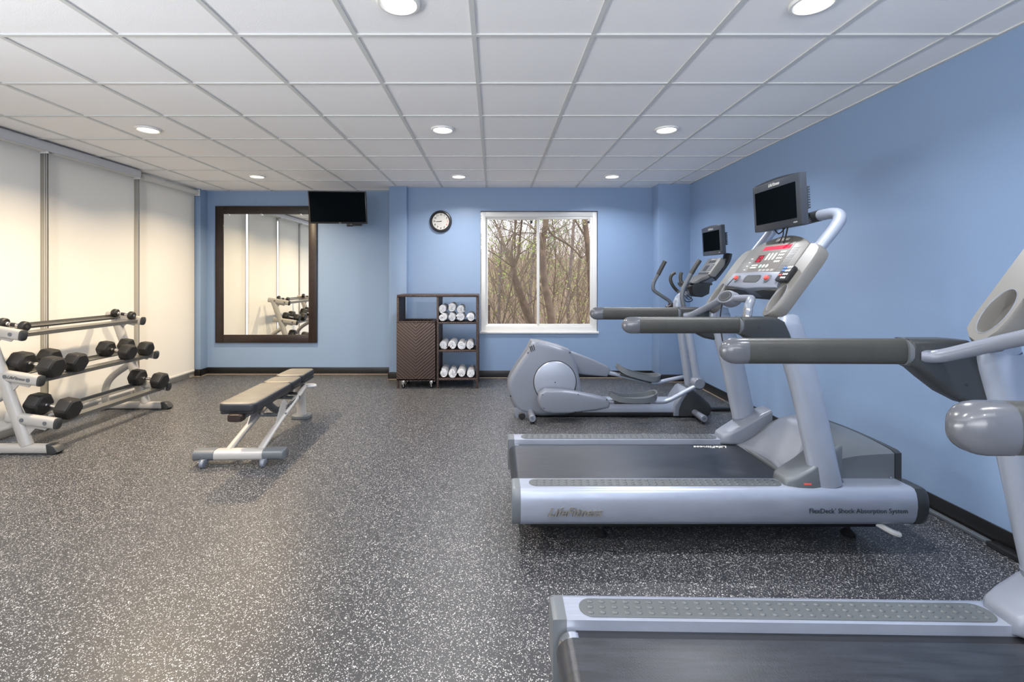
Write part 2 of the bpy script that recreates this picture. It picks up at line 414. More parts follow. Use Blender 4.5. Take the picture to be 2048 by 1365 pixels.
for px_ in (0.50, 1.29): box(bm, px_, px_ + .035, 6.63, 6.65, WZ1 - .17, WZ1 - .13, .003)
struct('sash_latch', bm, 'dplastic', win)

# the glazed left side: mullions, low sill, glass behind the blinds
bays = [(2.30, 3.38), (3.44, 4.40), (4.485, 5.545), (5.635, 6.66), (-.0, 1.08), (1.15, 2.23), (-1.15, -.07), (-2.3, -1.22)]  # last four bays unseen, added to bring in more daylight
bm = B()
ys = [-2.35, -1.18, -.035, 1.115, 2.27, 3.43, 4.505, 5.670, 6.69]
for i, yy in enumerate(ys): box(bm, -4.29, -4.184, yy - .10, yy + .085, 0, 2.56, .004)
box(bm, -4.29, -4.20, -2.4, 6.69, 0, 0.075, .004); box(bm, -4.29, -4.225, -2.4, 6.69, 2.50, 2.57)
win2 = struct('window_2', bm, 'mullion')
for a, b_ in zip(ys[:-1], ys[1:]):
    bm = B(); box(bm, -4.26, -4.256, a + .03, b_ - .03, .07, 2.50); struct('glass_pane', bm, 'glass', win2)
lab = ['cream roller blind nearest the viewer, cut by the left picture edge, behind the rack end',
       'cream roller blind behind the near half of the dumbbell rack',
       'cream roller blind behind the far half of the dumbbell rack',
       'cream roller blind next to the far left corner with its roller exposed'] + ['cream roller blind on the left side, %s behind the picture edge' % q for q in ('second', 'first', 'third', 'fourth')]
for i, (a, b_) in enumerate(bays):
    t = thing('roller_blind', lab[i], 'blind', (XL, (a + b_)/2, 0), 0, 'floor-length cream roller blinds on the left side')
    h = (b_ - a) / 2
    bm = B(); box(bm, -.0015, .0015, -h, h, .095, 2.55); obj('fabric', bm, 'blind', t)
    bm = B(); box(bm, -.007, .010, -h, h, .075, .10, .004); obj('hem_bar', bm, 'white', t)
    bm = B(); cyl(bm, (.035, -h, 2.563), (.035, h, 2.563), .034, 24); obj('roller_tube', bm, 'blind', t)
    bm = B(); box(bm, -.02, .075, h, h + .012, 2.52, 2.605, .002); obj('bracket', bm, 'white', t)
    if i != 3:
        bm = B()
        for dx in (0, .022):
            cyl(bm, (.03, h + .012 + dx, .62), (.03, h + .012 + dx, 2.55), .0016, 6)
        tube(bm, [(.03, h + .012, .62), (.03, h + .017, .605), (.03, h + .023, .602), (.03, h + .034, .62)], .0016, 6, 3)
        obj('pull_cord', bm, 'whitep', t)
bm = B(); box(bm, -4.07, -4.04, -2.4, 5.50, 2.528, 2.603, .004); box(bm, -4.16, -4.04, 5.488, 5.50, 2.528, 2.603); box(bm, -4.16, -4.04, -2.4, 5.50, 2.597, 2.603)
tag(obj('blind_valance', bm, 'whitep'), 'long pale grey metal valance above the two nearer roller blinds', 'valance')

# ------------------------------------------------------------------ recessed downlights
POS = {(-2.89, 5.84): 'far left ceiling downlight, warm, before the mirror', (-0.43, 5.84): 'ceiling downlight close to the far wall above the clock',
       (1.44, 5.84): 'ceiling downlight close to the far wall, right of the window', (-2.89, 4.0): 'warm ceiling downlight above the dumbbell rack side',
       (-0.43, 4.0): 'ceiling downlight in the middle of the room', (1.44, 4.0): 'ceiling downlight above the cross trainer side of the room',
       (-0.43, 2.16): 'nearest ceiling downlight, cut by the top picture edge left of centre', (1.44, 2.16): 'nearest ceiling downlight, cut by the top edge above the treadmills'}
BACK = {(x, y): '%s ceiling downlight in the %s row behind the viewer, outside the picture' % (a, b_) for y, b_ in ((.33, 'first'), (-1.5, 'second')) for x, a in ((-2.89, 'left'), (-.43, 'middle'), (1.44, 'right'))}
for (lx, ly) in LAMPS:
    t = thing('ceiling_downlight', POS.get((lx, ly)) or BACK.get((lx, ly)) or 'warm ceiling downlight left of the picture edge, nearest row', 'ceiling light', (lx, ly, CEIL), 0, 'recessed ceiling downlights')
    bm = B(); lathe(bm, [(.072, .004), (.074, -.006), (.082, -.012), (.094, -.010), (.098, -.001), (.098, .004)], 40); obj('trim_ring', bm, 'white', t)
    bm = B(); lathe(bm, [(.0, -.006), (.04, -.0075), (.074, -.006), (.074, .002), (.0, .002)], 32)
    obj('lens', bm, 'lensw' if lx < -2 else 'lens', t)

# ================================================================== WALL THINGS
# mirror
MX0, MX1, MZ0, MZ1 = -3.97, -2.525, 0.45, 2.40
t = thing('wall_mirror', 'large wall mirror in a flat dark brown frame, reflecting the blinds and rack', 'mirror', (-3.25, 6.85, 0))
def L_(x, z): return (x + 3.25, z)
bm = B(); y0, y1 = -.032, -.002; fw = .115
box(bm, MX0 + 3.25, MX0 + fw + 3.25, y0, y1, MZ0, MZ1, .003); box(bm, MX1 - fw + 3.25, MX1 + 3.25, y0, y1, MZ0, MZ1, .003)
box(bm, MX0 + fw + 3.25, MX1 - fw + 3.25, y0, y1, MZ0, MZ0 + fw, .003); box(bm, MX0 + fw + 3.25, MX1 - fw + 3.25, y0, y1, MZ1 - fw, MZ1, .003)
obj('frame', bm, 'brown', t)
bm = B(); box(bm, MX0 + fw - .004 + 3.25, MX1 - fw + .004 + 3.25, -.022, -.004, MZ0 + fw - .004, MZ1 - fw + .004, mtx=Matrix.Identity(4)); obj('mirror_glass', bm, 'mirror', t)
for cx_ in (-.53, -.06, .50):
    bm = B(); box(bm, cx_ - .012, cx_ + .012, -.036, -.02, MZ1 - fw - .014, MZ1 - fw + .006, .003); obj('mirror_clip', bm, 'chrome', t)

# television on the wall arm
t = thing('television', 'black flat television on a wall arm, tilted down beside the mirror', 'television', (-1.975, 6.05, 2.27))
TM = Matrix.Rotation(R(3), 4, 'Z') @ Matrix.Rotation(R(11), 4, 'X')
bm = B(); box(bm, -.36, .36, 0, .035, -.21, .20, .006, mtx=TM); box(bm, -.22, .22, .03, .06, -.15, .12, .01, mtx=TM); obj('case', bm, 'black', t)
bm = B(); box(bm, -.345, .345, -.002, .002, -.187, .187, mtx=TM); obj('screen', bm, 'screen', t)
text('logo', 'LG', .022, 'ink', t, TM @ FACE_NEAR(.02, -.002, -.199), depth=.0005)
bm = B(); box(bm, .10, .175, .0, .04, -.245, -.205, .004, mtx=TM); obj('sensor_box', bm, 'black', t)
bm = B(); tube(bm, [(0, .05, 0), (.1, .30, 0), (.02, .52, 0), (0, .79, 0)], .018, 8, power=6); box(bm, -.09, .09, .775, .795, -.15, .15, .004); box(bm, -.11, .11, .04, .075, -.1, .1, .004)
obj('wall_arm', bm, 'black', t)

# clock
t = thing('wall_clock', 'round white-faced wall clock with a thick black rim above the towel shelf', 'clock', (-0.732, 6.60, 2.152))
CM = Matrix.Rotation(PI/2, 4, 'X')
bm = B(); lathe(bm, [(.0, .002), (.148, .002), (.153, .012), (.151, .03), (.143, .042), (.130, .045), (.118, .036), (.114, .02), (0, .02)], 56, mtx=CM); obj('rim', bm, 'black', t)
bm = B(); lathe(bm, [(.0, .0205), (.1165, .0205), (.1165, .023), (0, .023)], 48, mtx=CM); obj('dial', bm, 'face', t)
for h_ in range(1, 13):
    a = PI/2 - h_ * PI/6
    text('numeral', str(h_), .034, 'black' if h_ not in (3, 4) else 'redk', t, FACE_NEAR(.092*math.cos(a), -.0245, .092*math.sin(a)), shear=.2, depth=.0004, bold=.0009)
def hand(ang, ln, wd, nm):
    a = PI/2 - R(ang); d = Vector((math.cos(a), 0, math.sin(a))); n_ = Vector((-d.z, 0, d.x))
    b1 = B(); o_ = Vector((0, -.027, 0)); tt = B()
    v = [o_ - d*.015 - n_*wd, o_ - d*.015 + n_*wd, o_ + d*ln + n_*wd*.4, o_ + d*ln - n_*wd*.4]
    loft(b1, [[p for p in v], [p + Vector((0, .0015, 0)) for p in v]]); obj(nm, b1, 'black', t)
hand(268, .085, .0035, 'minute_hand'); hand(263, .055, .005, 'hour_hand')

# ================================================================== SHELF, HAMPER, TOWELS
SX0, SX1, SY0, SY1, ST = -1.208, -0.195, 5.95, 6.40, 1.165
t = thing('towel_shelf', 'dark brown woven rattan shelving unit with open compartments under the clock', 'shelf', ((SX0+SX1)/2, SY0, 0))
cx = (SX0 + SX1)/2; w2 = (SX1 - SX0)/2; dd = SY1 - SY0; xm = -0.70 - cx
bm = B(); box(bm, -w2, w2, 0, dd, ST - .028, ST, .006); obj('top_board', bm, 'weave', t)
for xx in (-w2 + .012, xm, w2 - .014):
    z0 = 0
    bm = B()
    box(bm, xx - .014, xx + .014, 0, .03, z0, ST - .028, .006); box(bm, xx - .014, xx + .014, dd - .03, dd, z0, ST - .028, .006)
    box(bm, xx - .008, xx + .008, .02, dd - .02, .80 if xx < xm - .1 else .10, ST - .03)
    if xx > xm + .1:
        bm.free(); bm = B()
        box(bm, xx - .014, xx + .014, 0, .03, z0, ST - .028, .006); box(bm, xx - .014, xx + .014, dd - .03, dd, z0, ST - .028, .006)
        box(bm, xx - .006, xx + .006, .02, dd - .02, .10, ST - .03)
    obj('side_panel', bm, 'weave', t)
SHZ = (0.825, 0.477, 0.125)
for zz in SHZ:
    bm = B(); box(bm, xm + .012, w2 - .026, .004, dd - .004, zz - .024, zz, .005); obj('shelf_board', bm, 'weave', t)
t = thing('laundry_hamper', 'brown chevron-woven rattan hamper on casters in the left bay of the shelf', 'hamper', (-0.968, 5.93, 0))
bm = B()
hw, hz0, hz1, hd = .240, .10, .825, .40
box(bm, -hw, hw, 0, .02, hz0, hz1, .006); box(bm, -hw, hw, hd - .02, hd, hz0, hz1, .006); box(bm, -hw, -hw + .02, .01, hd - .01, hz0, hz1, .006)
box(bm, hw - .02, hw, .01, hd - .01, hz0, hz1, .006); box(bm, -hw, hw, 0, hd, hz0, hz0 + .02)
obj('basket', bm, 'rattan', t)
bm = B(); frame = [(-hw, hw, -.003, .035), (-hw, hw, hd - .035, hd + .003), (-hw, -hw + .06, .0, hd), (hw - .06, hw, .0, hd)]
for f_ in frame: box(bm, f_[0], f_[1], f_[2], f_[3], hz1 - .004, hz1 + .012, .004)
obj('rim', bm, 'weave', t)
for (qx, qy) in ((-.165, .05), (.185, .05), (-.165, .33), (.185, .33)):
    bm = B(); lathe(bm, [(0, -.011), (.022, -.011), (.026, -.006), (.026, .006), (.022, .011), (0, .011)], 20, mtx=Matrix.Translation((qx, qy, .027)) @ Matrix.Rotation(R(60), 4, 'Z') @ Matrix.Rotation(PI/2, 4, 'X'))
    c_ = obj('caster', bm, 'black', t)
    bm = B(); box(bm, qx - .02, qx + .02, qy - .018, qy + .018, .057, .10, .006); cyl(bm, (qx, qy - .02, .027), (qx, qy + .02, .027), .009, 10); box(bm, qx - .006, qx + .006, qy - .018, qy - .013, .027, .07); obj('caster_fork', bm, 'chrome', c_)
def towel_mesh(seed, r=.058, ln=.34):
    rnd = random.Random(seed); b1 = B(); th = .0165; turns = 3.1; n = 70
    inner, outer = [], []
    for i in range(n + 1):
        f = i / n; a = f * turns * 2 * PI + seed
        rr = .006 + (r - .006) * f
        rr *= 1 + .05 * math.sin(a * 2 + seed) + rnd.uniform(-.012, .012)
        outer.append(Vector((rr*math.cos(a), 0, rr*math.sin(a)*0.98)))
        ri = max(rr - th * .92, .001); inner.append(Vector((ri*math.cos(a), 0, ri*math.sin(a)*.98)))
    ring = outer + list(reversed(inner))
    offs = [rnd.uniform(-.006, .006) for _ in ring]
    rings = []
    for yy, s in ((0, .93), (.008, 1.0), (.10, 1.015), (ln - .1, 1.0), (ln - .01, 1.0), (ln, .95)):
        rings.append([Vector((p.x*s, yy + (offs[j]*(1 if yy < .01 else 0)), p.z*s)) for j, p in enumerate(ring)])
    tt = B(); vr = [[tt.verts.new(p) for p in r_] for r_ in rings]; m_ = len(ring)
    for a_, b_ in zip(vr[:-1], vr[1:]):
        for i in range(m_): tt.faces.new((a_[i], a_[(i+1) % m_], b_[(i+1) % m_], b_[i]))
    h = n + 1
    for row in (vr[0], vr[-1]):
        for i in range(n): tt.faces.new((row[i], row[i+1], row[m_ - 2 - i], row[m_ - 1 - i]))
    merge(b1, tt); return b1
TW = [obj('rolled_towel', towel_mesh(s), 'towel', None, 60) for s in (1, 2.3, 4.1, 5.2)]
spots = []
row = ['leftmost', 'second from the left', 'third from the left', 'rightmost']
x4 = (-.640, -.530, -.420, -.290)
for si, (zz, nm) in enumerate(zip(SHZ, ('top', 'middle', 'bottom'))):
    for k in range(4):
        spots.append((x4[k] if si == 0 else -.632 + .1125*k, zz + .058, '%s white rolled towel in the bottom row on the %s shelf' % (row[k].capitalize(), nm) if si == 0 else '%s white rolled towel on the %s shelf' % (row[k].capitalize(), nm), 'rolled towels on the %s shelf' % nm, 1.0 + .03*((k*7+si*3) % 4 - 1.5)/1.5))
for k, (xx, zz) in enumerate(((-.640, SHZ[0] + .163), (-.528, SHZ[0] + .176), (-.415, SHZ[0] + .160))):
    spots.append((xx, zz, '%s white rolled towel in the upper row on the top shelf' % ('Left', 'Middle', 'Right')[k], 'rolled towels on the top shelf', 1.0))
for i, (xx, zz, lb, gr, sc_) in enumerate(spots):
    o = TW[i] if i < 4 else TW[(i * 3 + 1) % 4].copy()
    if i >= 4: COL.objects.link(o)
    o.location = (xx, 5.965 + .012*((i*5) % 3), zz); o.rotation_euler = (0, 0.9*i, 0); 
    tag(o, lb[0].lower() + lb[1:], 'towel', gr)

# ================================================================== DUMBBELL RACK
RX, RY = -3.80, 4.39
t = thing('dumbbell_rack', 'three-tier silver dumbbell rack with grey steel rails in front of the blinds', 'dumbbell rack', (RX, RY, 0))
def wl(x, z, y=0): return (x - RX, y, z)
TIERS = [((-4.06, .985), (-3.69, .922)), ((-3.97, .632), (-3.55, .566)), ((-3.80, .285), (-3.42, .232))]
def tz(ti, x):
    (xa, za), (xb, zb) = TIERS[ti]; return za + (zb - za) * (x - xa) / (xb - xa)
BARX = [(-3.93, -3.75), (-3.79, -3.60), (-3.66, -3.47)]
for yy in (3.75 - RY, 5.03 - RY):
    bm = B(); tube(bm, [wl(-4.13, .037, yy), wl(-3.44, .037, yy)], .036, 18, ry=.036, up=(0, 1, 0), power=3)
    f_ = obj('foot', bm, 'cream', t)
    bm = B(); prism(bm, [(-3.47 - RX, .0), (-3.41 - RX, .0), (-3.385 - RX, .02), (-3.41 - RX, .06), (-3.44 - RX, .077), (-3.48 - RX, .077)], yy - .038, yy + .038, .008); obj('end_cap', bm, 'dplastic', f_)
    bm = B(); tube(bm, [wl(-3.655, .06, yy), wl(-3.82, .53, yy), wl(-3.985, .99, yy)], .047, 20, ry=.036, up=(0, 1, 0)); obj('post', bm, 'cream', t)
    bm = B(); tube(bm, [wl(-4.08, .06, yy), wl(-4.08, .20, yy), wl(-4.04, .30, yy), wl(-3.95, .385, yy), wl(-3.80, .48, yy)], .034, 14, 4, ry=.028); obj('rear_strut', bm, 'cream', t)
    for ti, ((xa, za), (xb, zb)) in enumerate(TIERS):
        bm = B(); tube(bm, [wl(xa, za, yy), wl(xb, zb, yy)], .042, 20, ry=.03, up=(0, 1, 0), power=3.2)
        gz = tz(ti, xb - .2)
        prism(bm, [wl(xa + .16, gz - .02)[::2], wl(xb - .06, tz(ti, xb - .06) - .03)[::2], wl(xb - .09, tz(ti, xb-.06) - .06)[::2], wl(xb - .17, gz - .065)[::2], wl(xb - .22, gz - .12)[::2], wl(xb - .24, gz - .2)[::2], wl(xb - .27, gz - .2)[::2], wl(xa + .1, gz - .02)[::2]], yy - .004, yy + .004)
        a_ = obj('tier_arm', bm, 'cream', t)
        bm = B(); d_ = Vector((xb - xa, 0, zb - za)).normalized()
        c0 = Vector(wl(xb, zb, yy)); tube(bm, [c0 - d_*.004, c0 + d_*.012, c0 + d_*.02], [.043, .042, .03], 20, ry=.031, power=3.2); obj('end_cap', bm, 'dplastic', a_)
        for bx in (xb - .07, xb - .25):
            bm = B(); cyl(bm, wl(bx, tz(ti, bx), yy - .034), wl(bx, tz(ti, bx), yy + .034), .015, 16); obj('bolt_cap', bm, 'gplastic', a_)
        if ti == 1 and yy < 0:
            text('logo', 'LifeFitness', .033, 'darkink', a_, frame_m(wl(-3.715, tz(1, -3.715), yy - .0305), d_, (-d_.z, 0, d_.x)), shear=.4, depth=.0006, bold=.0006)
sl = math.atan2(-.066, .42)
for ti in range(3):
    for bi, bx in enumerate(BARX[ti]):
        z_ = tz(ti, bx) + .006
        bm = B(); mm = Matrix.Translation(wl(bx, z_)) @ Matrix.Rotation(-sl, 4, 'Y')
        box(bm, -.032, .032, -.66, .66, -.003, .003, .001, 1, mtx=mm)
        box(bm, -.032 if bi == 0 else .028, -.028 if bi == 0 else .032, -.66, .66, -.030 if bi else 0, .0 if bi else .022, mtx=mm)
        if bi == 0: box(bm, -.032, -.028, -.66, .66, -.03, 0, mtx=mm)
        obj('shelf_rail', bm, 'steel', t)

def hexhead(bm, x0, x1, af, mtx, ch=.018):
    rings = []
    R_ = af / math.sqrt(3)
    for xx, k_ in ((x0, .80), (x0 + ch*.6, .97), (x0 + ch, 1.0), (x1 - ch, 1.0), (x1 - ch*.6, .97), (x1, .80)):
        ring = []
        for i in range(6):
            for dlt in (-.10, .10):
                a = i * PI/3 + dlt
                ring.append(mtx @ Vector((xx, R_*k_*math.cos(a)*.985, R_*k_*math.sin(a)*.985)))
        rings.append(ring)
    loft(bm, rings)
def make_hex(label, af=.152, hl=.118, gap=.125, group=None):
    d = thing('hex_dumbbell', label, 'dumbbell', (0, 0, 0), 0, group)
    I = Matrix.Identity(4)
    for s in (-1, 1):
        bm = B(); hexhead(bm, s*gap/2 if s > 0 else -gap/2 - hl, gap/2 + hl if s > 0 else -gap/2, af, I)
        hd_ = obj('hex_head', bm, 'rubber', d, 25)
        bm = B(); x_ = gap/2 + hl/2
        box(bm, s*x_ - .03, s*x_ + .03, -.022, .022, af/2*.985, af/2*.985 + .0012); obj('weight_badge', bm, 'dplastic', hd_)
    bm = B(); lathe(bm, [(.013, -gap/2 - .01), (.0165, -gap/2 + .004), (.0165, -gap/2 + .014), (.0135, -gap/2 + .02), (.0155, -gap/4), (.0172, 0), (.0155, gap/4), (.0135, gap/2 - .02), (.0165, gap/2 - .014), (.0165, gap/2 - .004), (.013, gap/2 + .01)], 20, mtx=Matrix.Rotation(PI/2, 4, 'Y'))
    obj('handle', bm, 'chrome', d)
    return d
GRP = 'hex dumbbells on the rack'
def put(o, ti, y_, extra, dz=0):
    xc = (BARX[ti][0] + BARX[ti][1]) / 2
    o.location = (xc + .01, y_, tz(ti, xc) + .010 + extra / math.cos(sl) + dz); o.rotation_euler = (0, -sl, 0)
hd0 = make_hex('black hex dumbbell on the bottom tier, nearer end, beside the near frame', group=GRP)
put(hd0, 2, 3.865, .152/2)
for ti, y_, lb, sc_ in ((1, 3.86, 'black hex dumbbell on the middle tier, nearest of the row', 1), (1, 4.09, 'black hex dumbbell on the middle tier, second from the near end', .95),
                     (1, 4.68, 'black hex dumbbell on the middle tier, third from the near end, after the long gap', .88), (1, 4.93, 'black hex dumbbell on the middle tier, farthest, by the far frame', .84),
                     (2, 4.93, 'black hex dumbbell alone at the far end of the bottom tier', .95)):
    o = dup(hd0, None, None, lb, GRP, sc_); put(o, ti, y_, .152/2*sc_)
def make_round(label):
    d = thing('round_dumbbell', label, 'dumbbell', (0, 0, 0), 0, 'small round-headed dumbbells on the top tier')
    for s in (-1, 1):
        bm = B(); lathe(bm, [(.0, .062), (.034, .062), (.041, .070), (.041, .098), (.035, .108), (.030, .110), (.0, .108)], 28, mtx=Matrix.Rotation(s*PI/2, 4, 'Y')); h_ = obj('round_head', bm, 'rubber', d)
        bm = B(); lathe(bm, [(.0, .107), (.012, .107), (.012, .112), (0, .112)], 16, mtx=Matrix.Rotation(s*PI/2, 4, 'Y')); obj('head_stud', bm, 'chrome', h_)
    bm = B(); lathe(bm, [(.011, -.066), (.017, -.06), (.017, -.048), (.012, -.042), (.012, -.036), (.015, -.032), (.015, -.022), (.0125, -.018), (.0125, .018), (.015, .022), (.015, .032), (.012, .036), (.012, .042), (.017, .048), (.017, .06), (.011, .066)], 20, mtx=Matrix.Rotation(PI/2, 4, 'Y')); obj('handle', bm, 'chrome', d)
    bm = B(); lathe(bm, [(.0, -.0175), (.0158, -.0175), (.0158, .0175), (0, .0175)], 16, mtx=Matrix.Rotation(PI/2, 4, 'Y')); obj('grip', bm, 'rubber', d)
    return d
o = make_round('small round-headed dumbbell at the far end of the top tier'); put(o, 0, 4.95, .041)
o = dup(o, None, None, 'small round-headed dumbbell at the near end of the top tier, by the picture edge'); put(o, 0, 3.82, .041)

# ================================================================== WEIGHT BENCH
BX, BY = -1.865, 4.0
t = thing('weight_bench', 'adjustable black padded weight bench on a silver frame standing on the speckled floor', 'weight bench', (BX, BY, 0), R(1.8))
def pad(name, y0, y1, w0, w1, z=.475, th=.072, rr=.045, slope=0.0):
    n = 10; pts = []
    ol = []
    for (sx, sy, a0) in ((1, 1, 0), (-1, 1, 90), (-1, -1, 180), (1, -1, 270)):
        for k in range(6):
            a = R(a0 + 18*k); w_ = w1 if sy > 0 else w0; yy = y1 if sy > 0 else y0
            ol.append((sx*(w_/2 - rr) + rr*math.cos(a), yy - sy*rr + rr*math.sin(a)))
    b1 = B(); prism(b1, ol, z - th, z, .022, 4, mtx=XY)
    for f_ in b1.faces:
        if all(v.co.z > z - .008 for v in f_.verts): f_.material_index = 1  # taupe on the top faces, black below
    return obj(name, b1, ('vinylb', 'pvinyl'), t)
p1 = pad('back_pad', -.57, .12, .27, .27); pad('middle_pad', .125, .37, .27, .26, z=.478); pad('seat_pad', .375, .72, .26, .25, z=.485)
bm = B(); 
for (a, b_, w_) in ((-.56, .71, .235),): box(bm, -w_/2, w_/2, a, b_, .392, .415, .008)
obj('pad_base', bm, 'black', t)
bm = B(); tube(bm, [(0, -.55, .372), (0, .62, .385)], .05, 18, ry=.026, up=(0, 0, 1), power=4); obj('spine_beam', bm, 'gplastic', t)
bm = B(); tube(bm, [(0, -.60, .372), (0, -.585, .372), (0, -.545, .372)], [.045, .056, .056], 20, ry=.024, up=(0, 0, 1), power=4); obj('beam_cap', bm, 'brown', t)
bm = B(); tube(bm, [(-.335, -.46, .072), (.295, -.46, .072)], .052, 20, ry=.038, up=(0, 0, 1), power=3)
ff = obj('front_foot', bm, 'cream', t)
for s in (-1, 1):
    bm = B(); tube(bm, [(s*.31 - .02, -.46, .072), (s*.322 - .02, -.46, .072), (s*.328 - .02, -.46, .072)], [.054, .054, .045], 20, ry=.040, up=(0, 0, 1), power=3); obj('end_cap', bm, 'gplastic', ff)
    bm = B(); tube(bm, [(s*.31 - .02, -.46, .074), (s*.175 - .02, -.46, .074)], .0545, 20, ry=.039, up=(0, 0, 1), power=3); obj('foot_plate', bm, 'gplastic', ff)
    bm = B(); lathe(bm, [(0, -.013), (.026, -.013), (.03, -.007), (.03, .007), (.026, .013), (0, .013)], 24, mtx=Matrix.Translation((s*.215 - .02 - .02, -.535, .030)) @ Matrix.Rotation(PI/2, 4, 'Y')); obj('wheel', bm, 'lgplastic', ff)
    bm = B(); box(bm, s*.215 - .02 - .038, s*.215 - .02 - .034, -.555, -.49, .02, .06, .002); box(bm, s*.215 - .02 - .006, s*.215 - .02 - .002, -.555, -.49, .02, .06, .002); obj('wheel_fork', bm, 'lgplastic', ff)
for s in (-1, 1):
    bm = B(); tube(bm, [(s*.115, -.46, .09), (s*.108, -.1, .20), (s*.10, .40, .325), (s*.085, .52, .345), (s*.04, .60, .33)], .027, 14, 4, ry=.02); obj('side_rail', bm, 'cream', t)
    bm = B(); prism(bm, [(-.18, .19), (-.06, .34), (.0, .36), (.06, .31), (.18, .28), (.32, .30), (.30, .27), (-.1, .18)], s*.112 - .004, s*.112 + .004, mtx=Matrix(((0, 1, 0, 0), (1, 0, 0, 0), (0, 0, 1, 0), (0, 0, 0, 1)))); gp = obj('gusset_plate', bm, 'cream', t)
    if s > 0:
        text('logo', 'LifeFitness', .05, 'darkink', gp, frame_m((s*.118, .12, .292), (0, 1, .1), (0, -.1, 1)), shear=.4, depth=.0005, bold=.0006)
bm = B(); tube(bm, [(0, .70, .03), (0, .69, .20), (0, .65, .38)], .045, 18, 3, ry=.035); obj('rear_post', bm, 'cream', t)
bm = B(); prism(bm, rrect(.18, .13, .05, cx=0, cz=.70), 0, .035, .006, mtx=XY); obj('rear_foot', bm, 'gplastic', t)
bm = B(); tube(bm, [(.02, .66, .32), (.09, .67, .315), (.125, .71, .31), (.10, .76, .31), (.02, .75, .31)], .013, 12, 5); obj('carry_handle', bm, 'whitep', t)
bm = B(); tube(bm, [(0, -.10, .37), (.0, .10, .24), (0, .20, .22)], .028, 12, 3, ry=.03); cyl(bm, (-.13, .0, .23), (.13, .0, .23), .016, 12); cyl(bm, (-.13, .3, .30), (.13, .3, .30), .016, 12); obj('adjusting_strut', bm, 'gplastic', t)
bm = B(); cyl(bm, (-.12, .26, .345), (.12, .26, .345), .013, 12); box(bm, -.06, .06, .1, .34, .34, .40, .01); obj('hinge_bracket', bm, 'dplastic', t)

# ================================================================== TREADMILLS
def console_screen(parent, x, zc, wd=.47, ht=.285, dp=.055, pitch=3):
    """small television facing the user (-x)"""
    Mx = Matrix.Translation((x, 0, zc)) @ Matrix.Rotation(R(-pitch), 4, 'Y')
    bm = B()
    # case outline seen from above: flat front, curved sides towards the back
    ol = [(0.0, -wd/2 + .012), (.006, -wd/2), (dp*.7, -wd/2), (dp, -wd/2 + .03), (dp + .012, 0), (dp, wd/2 - .03), (dp*.7, wd/2), (.006, wd/2), (0, wd/2 - .012)]
    prism(bm, ol, -ht/2, ht/2, .006, 2, mtx=Mx @ XY)
    # arched top
    case = obj('screen_case', bm, 'tvdark', parent)
    arch = [(-wd/2 + .006, 0)] + [(-wd/2 + .006 + (wd - .012) * i/12, .014 * math.sin(PI * i/12)) for i in range(1, 12)] + [(wd/2 - .006, 0)]
    bm = B(); prism(bm, arch, 0.001, dp*.8, .002, 1, mtx=Mx @ Matrix.Translation((0, 0, ht/2 - .003)) @ Matrix(((0, 1, 0, 0), (1, 0, 0, 0), (0, 0, 1, 0), (0, 0, 0, 1)))); obj('arched_top', bm, 'tvdark', case)
    bm = B(); box(bm, -.0015, .002, -wd/2 + .035, wd/2 - .035, -ht/2 + .042, ht/2 - .045, mtx=Mx); obj('screen', bm, 'screen', case)
    text('logo', 'LifeFitness', .026, 'ink', case, Mx @ frame_m((-.001, 0, ht/2 - .024), (0, -1, 0), (0, 0, 1)), shear=.4, depth=.0006, bold=.0005)
    text('brand_mark', 'CARDIO', .009, 'ink', case, Mx @ frame_m((-.001, -wd/2 + .05, -ht/2 + .02), (0, -1, 0), (0, 0, 1)), depth=.0004)
    bm = B()
    for i in range(9):
        zz = -.05 + i*.014; box(bm, dp + .006, dp + .032, -wd/2 + .05, wd/2 - .05, zz, zz + .008, mtx=Mx)
    box(bm, dp - .01, dp + .024, -wd/2 + .055, wd/2 - .055, -.055, .07, mtx=Mx)
    obj('heat_sink', bm, 'tvdark', case)
    return case

def plate_hole(bm, outline, hole, th, depth, mtx, sx=1):
    """slab in (y,u) with front at n=0, body towards -n; an oval well sunk into the front"""
    t = B(); o = [t.verts.new((p[0], p[1], 0)) for p in outline]; h = [t.verts.new((p[0], p[1], 0)) for p in hole]
    eo = [t.edges.new((o[i], o[(i+1) % len(o)])) for i in range(len(o))]; eh = [t.edges.new((h[i], h[(i+1) % len(h)])) for i in range(len(h))]
    bmesh.ops.triangle_fill(t, edges=eo + eh, use_beauty=True)
    cxh = sum(p[0] for p in hole)/len(hole); cyh = sum(p[1] for p in hole)/len(hole)
    def ringv(vs, f): return [t.verts.new(f(v.co)) for v in vs]
    prev = h
    for k_, dz in ((.96, -.006), (.90, -depth*.5), (.78, -depth*.85)):
        nx = [t.verts.new((cxh + (v.co.x - cxh)*k_, cyh + (v.co.y - cyh)*k_, dz)) for v in h]
        for i in range(len(h)): t.faces.new((prev[i], prev[(i+1) % len(h)], nx[(i+1) % len(h)], nx[i]))
        prev = nx
    t.faces.new(prev)
    co_x = sum(p[0] for p in outline)/len(outline); co_y = sum(p[1] for p in outline)/len(outline)
    prev = o
    for k_, dz in ((1.02, -.004), (1.045, -.014), (1.045, -th + .01), (1.02, -th)):
        nx = [t.verts.new((co_x + (v.co.x - co_x)*(1 + (k_-1)*1.6), co_y + (v.co.y - co_y)*(1+(k_-1)*.7), dz)) for v in o]
        for i in range(len(o)): t.faces.new((prev[i], prev[(i+1) % len(o)], nx[(i+1) % len(o)], nx[i]))
        prev = nx
    t.faces.new(prev)
    merge(bm, t, mtx)

